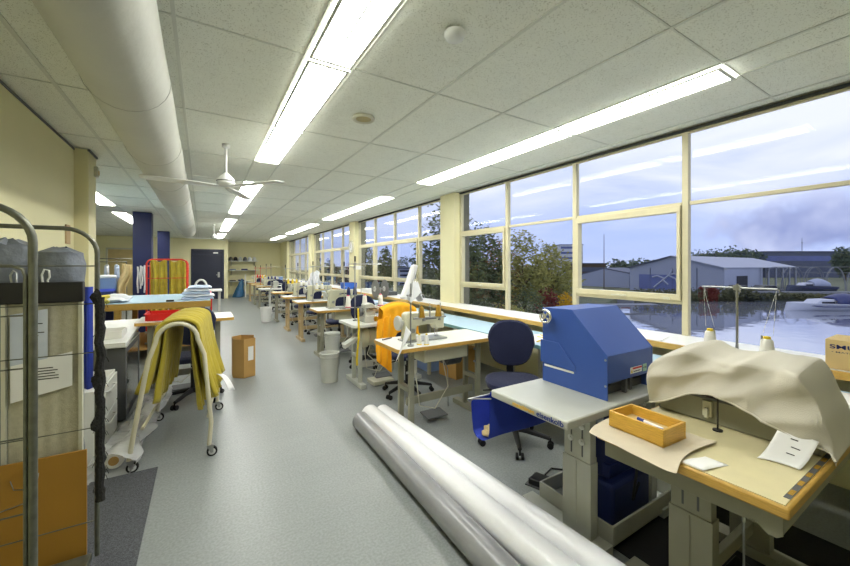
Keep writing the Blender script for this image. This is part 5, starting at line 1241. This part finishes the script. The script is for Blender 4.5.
# small warehouse
P2, Q2 = Vector((px(629,66),66)), Vector((px(581,74),74)); A2 = (P2+Q2)/2
t = thing('warehouse', 'small pale gabled warehouse left of the big one', 'warehouse', (0,0,0))
off = c3(Vector((9,9)),0)-c3(Vector((0,0)),0)
B().prism([c3(Q2,ZG),c3(Q2,pz(275,74)),c3(A2,pz(269,70)),c3(P2,pz(274,66)),c3(P2,ZG)], off).done('walls', 'shed', t, smooth=False)
B().prism([c3(Q2,pz(275,74)+.02),c3(A2,pz(269,70)+.02),c3(A2,pz(269,70)+.25),c3(Q2,pz(275,74)+.25)], off).prism([c3(P2,pz(274,66)+.02),c3(A2,pz(269,70)+.02),c3(A2,pz(269,70)+.25),c3(P2,pz(274,66)+.25)], off).done('roof', 'dark_roof', t, smooth=False)
def farbox(name, label, cat, u0, u1, v0, v1, D, dd, m, rows=0, wm='dark_roof', extra=None):
    t = thing(name, label, cat, P3((u0+u1)/2, D)); a, b = px(u0,D), px(u1,D); w = b-a; z1 = pz(v0,D)-ZG
    o = cf(0,0,0)
    def q(r, d, z): v = cf(r, d, z); return v
    B().prism([q(-w/2,0,0),q(w/2,0,0),q(w/2,dd,0),q(-w/2,dd,0)], (0,0,z1)).done('walls', m, t, smooth=False)
    B().prism([q(-w/2-.2,-.2,z1),q(w/2+.2,-.2,z1),q(w/2+.2,dd,z1),q(-w/2-.2,dd,z1)], (0,0,.3)).done('roof', 'dark_roof', t, smooth=False)
    for r in range(rows):
        zz = (pz(v1,D)-ZG) + (z1-(pz(v1,D)-ZG))*(r+.3)/rows; hgt = (z1-(pz(v1,D)-ZG))/rows*.4
        B().prism([q(-w/2+.4,-.06,zz),q(w/2-.4,-.06,zz),q(w/2-.4,-.06,zz+hgt),q(-w/2+.4,-.06,zz+hgt)], cf(0,.05,0)).done('window_band', wm, t, smooth=False)
    return t
farbox('office_building', 'distant white flat-roofed office building with window bands', 'building', 560, 583, 245, 266, 170, 20, 'white_out', 4, 'blue_mural')
farbox('factory_hall', 'very long dark blue factory hall on the horizon', 'building', 765, 900, 252, 265, 125, 30, 'dark_roof', 1, 'blue_mural')
farbox('low_building', 'dark brown low building behind the small warehouse', 'building', 578, 606, 264, 275, 110, 10, 'bark', 1)
farbox('greenhouse', 'pale greenhouse row seen through the second bay', 'building', 398, 419, 269, 290, 75, 20, 'shed_side', 5, 'dark_in')
farbox('brick_house', 'red brick house seen through the second bay', 'building', 372, 392, 268, 290, 84, 12, 'red_hull', 2, 'white_out')
farbox('brick_house', 'brown house seen through the third bay', 'building', 321, 343, 268, 290, 75, 12, 'bark', 3, 'white_out')
t = thing('radio_mast', 'thin lattice radio mast above the factory hall', 'mast', P3(802,168))
B().cyl((0,0,0),(0,0,H(238,168)),.25,.1,seg=4).box(-.8,.8,-.1,.1,H(243,168),H(243,168)+.3).done('lattice', 'quay', t)
# hoop frames
random.seed(5)
for k in range(4):
    u = 783+22*k; D = 55+.3*k; w = 9/F*D; h = H(267,D)
    t = thing('hoop_frame', 'arched boat shelter frame on the quay, %s from the left' % ORD[k], 'frame', P3(u+8, D), 0, 'boat shelter frames')
    pts = [cf(w*1.15*math.cos(a), 0, h*math.sin(a)**.8 if math.sin(a) > 0 else 0) for a in [PI*i/16 for i in range(17)]]
    B().tube(pts, .05, 5).done('front_arch', 'quay', t); B().tube([p+cf(1.3,4,0) for p in pts], .05, 5).tube([pts[8], pts[8]+cf(1.3,4,0)], .04, 5).tube([pts[4], pts[4]+cf(1.3,4,0)], .04, 5).done('rear_arch', 'quay', t)
def boat(name, label, u, D, L, m, cover=None, mast=0, h=.7):
    t = thing(name, label, 'boat', P3(u, D, ZW+.0), -TH)
    g = B()
    def hull(uu, v):
        x = (uu-.5)*L; taper = 1-max(0,(.35-uu)/.35)**2*.97; a = (v-.5)*PI; w = L*.13*taper
        return Vector((x - (.35*(1-abs(math.sin(a)))*(1 if uu<.3 else 0)), w*math.sin(a)*(1), -.25+ (h+.25+.22*(1-uu))*abs(math.sin(a))**1.3))
    g.grid(hull, 26, 14)
    g.done('hull', m, t, thick=.04)
    B().grid(lambda uu, v: Vector(((uu-.5)*L*.97, (v-.5)*2*L*.125*(1-max(0,(.35-uu)/.35)**2*.97), h-.06+.2*(1-uu))), 12, 2).done('deck', 'white_out', t, thick=.04)
    B().prism([(-L*.26,-L*.08,h-.05),(L*.0,-L*.08,h-.05),(L*.0,-L*.08,h+.55),(-L*.18,-L*.08,h+.5)], (0,L*.16,0)).done('cabin', 'white_out', t, bevel=.05)
    B().box(-L*.17,-L*.02,-L*.083,-L*.079,h+.12,h+.32).done('cabin_window', 'dark_in', t)
    B().tube([(-L*.49,-.03,h+.1),(-L*.2,-L*.128,h*.75),(L*.48,-L*.135,h*.72)], .05, 5).done('rubbing_strake', 'dark_blue', t)
    if cover:
        def cv(uu, v): a = v*PI; return Vector((L*(-.02+.36*uu), -L*.11*math.cos(a), h+.05+1.05*math.sin(a)**.7*(.6+.4*math.sin(uu*PI)) if 0 < a < PI else h))
        B().grid(cv, 10, 12).done('cockpit_cover', cover, t, thick=.03)
    if mast: B().cyl((0,0,h),(0,0,mast),.07,.03,seg=6).cyl((0,0,h+.7),(L*.35,0,h+.8),.04,seg=6).done('mast', 'bark', t)
    return t
boat('cabin_boat', 'white cabin boat with dark blue cockpit cover moored in the canal', 829, 37, 8.6, 'white_out', 'dark_blue', 0, .6)
boat('sailing_barge', 'dark red boat with a tall brown mast left of the big warehouse', 604, 47.0, 6.0, 'red_hull', None, 8.6, .9)
boat('rowing_boat', 'small grey boat beside the red one', 620, 45.2, 3.2, 'quay', None, 0, .45)
boat('covered_boat', 'boat under a dark cover lying on the quay behind the white boat', 810, 50.6, 6.4, 'dark_roof', 'shed_side', 0, .8).location.z = ZG+.35
for k, (u, lb) in enumerate(((742,'left'),(771,'right'))):
    t = thing('parked_car', 'dark parked car on the quay, the %s one' % lb, 'car', P3(u, 49.6), -TH)
    t.location.z = ZG+.001
    B().prism([(-1.9,0,.3),(1.9,0,.3),(1.95,0,.75),(1.2,0,.85),(.7,0,1.35),(-.8,0,1.35),(-1.3,0,.9),(-1.95,0,.75)], (0,1.6,0)).done('body', 'dark_grey', t, bevel=.08)
    B().prism([(1.1,-.01,.88),(.66,-.01,1.28),(-.75,-.01,1.28),(-1.15,-.01,.92)], (0,1.62,0)).done('windows', 'dark_in', t)
    for x in (-1.2,1.2): B().cyl((x,-.02,.31),(x,1.62,.31),.31,seg=16).done('wheel', 'rubber', t)
# ================================================================= sky
w = bpy.data.worlds.new('sky'); bpy.context.scene.world = w; w.use_nodes = True
nt = w.node_tree; n = nt.nodes; l = nt.links; n.clear()
out = n.new('ShaderNodeOutputWorld'); bg = n.new('ShaderNodeBackground'); l.new(bg.outputs[0], out.inputs[0])
tc = n.new('ShaderNodeTexCoord'); sp = n.new('ShaderNodeSeparateXYZ'); l.new(tc.outputs['Generated'], sp.inputs[0])
def ramp(els):
    r = n.new('ShaderNodeValToRGB'); e = r.color_ramp.elements
    e[0].position, e[0].color = els[0][0], (*els[0][1],1); e[1].position, e[1].color = els[-1][0], (*els[-1][1],1)
    for p, c in els[1:-1]: k = e.new(p); k.color = (*c,1)
    return r
base = ramp([(0.0, srgb(166,178,214)), (.05, srgb(156,172,216)), (.14, srgb(154,170,214)), (.30, srgb(178,187,216)), (.6, srgb(182,190,216)), (1.0, srgb(166,176,212))])
l.new(sp.outputs['Z'], base.inputs['Fac'])
mp = n.new('ShaderNodeMapping'); mp.inputs['Scale'].default_value = (1.3,1.3,5.5); mp.inputs['Location'].default_value = (.4,.2,.35); l.new(tc.outputs['Generated'], mp.inputs[0])
nz = n.new('ShaderNodeTexNoise'); nz.inputs['Scale'].default_value = 1.7; nz.inputs['Detail'].default_value = 7; nz.inputs['Roughness'].default_value = .52; nz.inputs['Distortion'].default_value = .4
l.new(mp.outputs[0], nz.inputs['Vector'])
cl = ramp([(.32,(0,0,0)),(.56,(1,1,1))]); l.new(nz.outputs['Fac'], cl.inputs['Fac'])
hz = ramp([(.04,(.15,.15,.15)),(.20,(1,1,1))]); l.new(sp.outputs['Z'], hz.inputs['Fac'])
mm = n.new('ShaderNodeMath'); mm.operation = 'MULTIPLY'; l.new(cl.outputs['Color'], mm.inputs[0]); l.new(hz.outputs['Color'], mm.inputs[1])
m1 = n.new('ShaderNodeMixRGB'); l.new(mm.outputs[0], m1.inputs['Fac']); l.new(base.outputs['Color'], m1.inputs['Color1']); m1.inputs['Color2'].default_value = (*srgb(210,212,226),1)
# dark heap cloud low in the east
dv = (at(812,228,1)-Vector((0,0,EYE))).normalized()
vs = n.new('ShaderNodeVectorMath'); vs.operation = 'SUBTRACT'; vs.inputs[1].default_value = dv; l.new(tc.outputs['Generated'], vs.inputs[0])
vm = n.new('ShaderNodeVectorMath'); vm.operation = 'MULTIPLY'; vm.inputs[1].default_value = (1,1,2.6); l.new(vs.outputs[0], vm.inputs[0])
ln = n.new('ShaderNodeVectorMath'); ln.operation = 'LENGTH'; l.new(vm.outputs[0], ln.inputs[0])
n2 = n.new('ShaderNodeTexNoise'); n2.inputs['Scale'].default_value = 10; n2.inputs['Detail'].default_value = 6; l.new(tc.outputs['Generated'], n2.inputs['Vector'])
ma = n.new('ShaderNodeMath'); ma.operation = 'MULTIPLY_ADD'; ma.inputs[1].default_value = .42; l.new(n2.outputs['Fac'], ma.inputs[0]); l.new(ln.outputs['Value'], ma.inputs[2])
hc_ = ramp([(.31,(1,1,1)),(.36,(0,0,0))]); l.new(ma.outputs[0], hc_.inputs['Fac'])
cc = ramp([(.35, srgb(176,182,210)),(.62, srgb(128,138,180))]); l.new(n2.outputs['Fac'], cc.inputs['Fac'])
m2 = n.new('ShaderNodeMixRGB'); l.new(hc_.outputs['Color'], m2.inputs['Fac']); l.new(m1.outputs[0], m2.inputs['Color1']); l.new(cc.outputs['Color'], m2.inputs['Color2'])
l.new(m2.outputs[0], bg.inputs['Color']); bg.inputs['Strength'].default_value = .82
# ================================================================= camera
cam = bpy.data.cameras.new('camera'); co = bpy.data.objects.new('camera', cam); COL.objects.link(co)
co.location = (0, 0, EYE); co.rotation_euler = (PI/2, 0, -TH)
cam.sensor_width = 36; cam.lens = 36*F/850; cam.shift_y = (HV-283)/850; cam.clip_start = .05; cam.clip_end = 2000
sc = bpy.context.scene; sc.camera = co
sc.view_settings.view_transform = 'Standard'; sc.view_settings.look = 'None'; sc.view_settings.gamma = 1; sc.view_settings.use_curve_mapping = False
sc.view_settings.exposure = 0.95
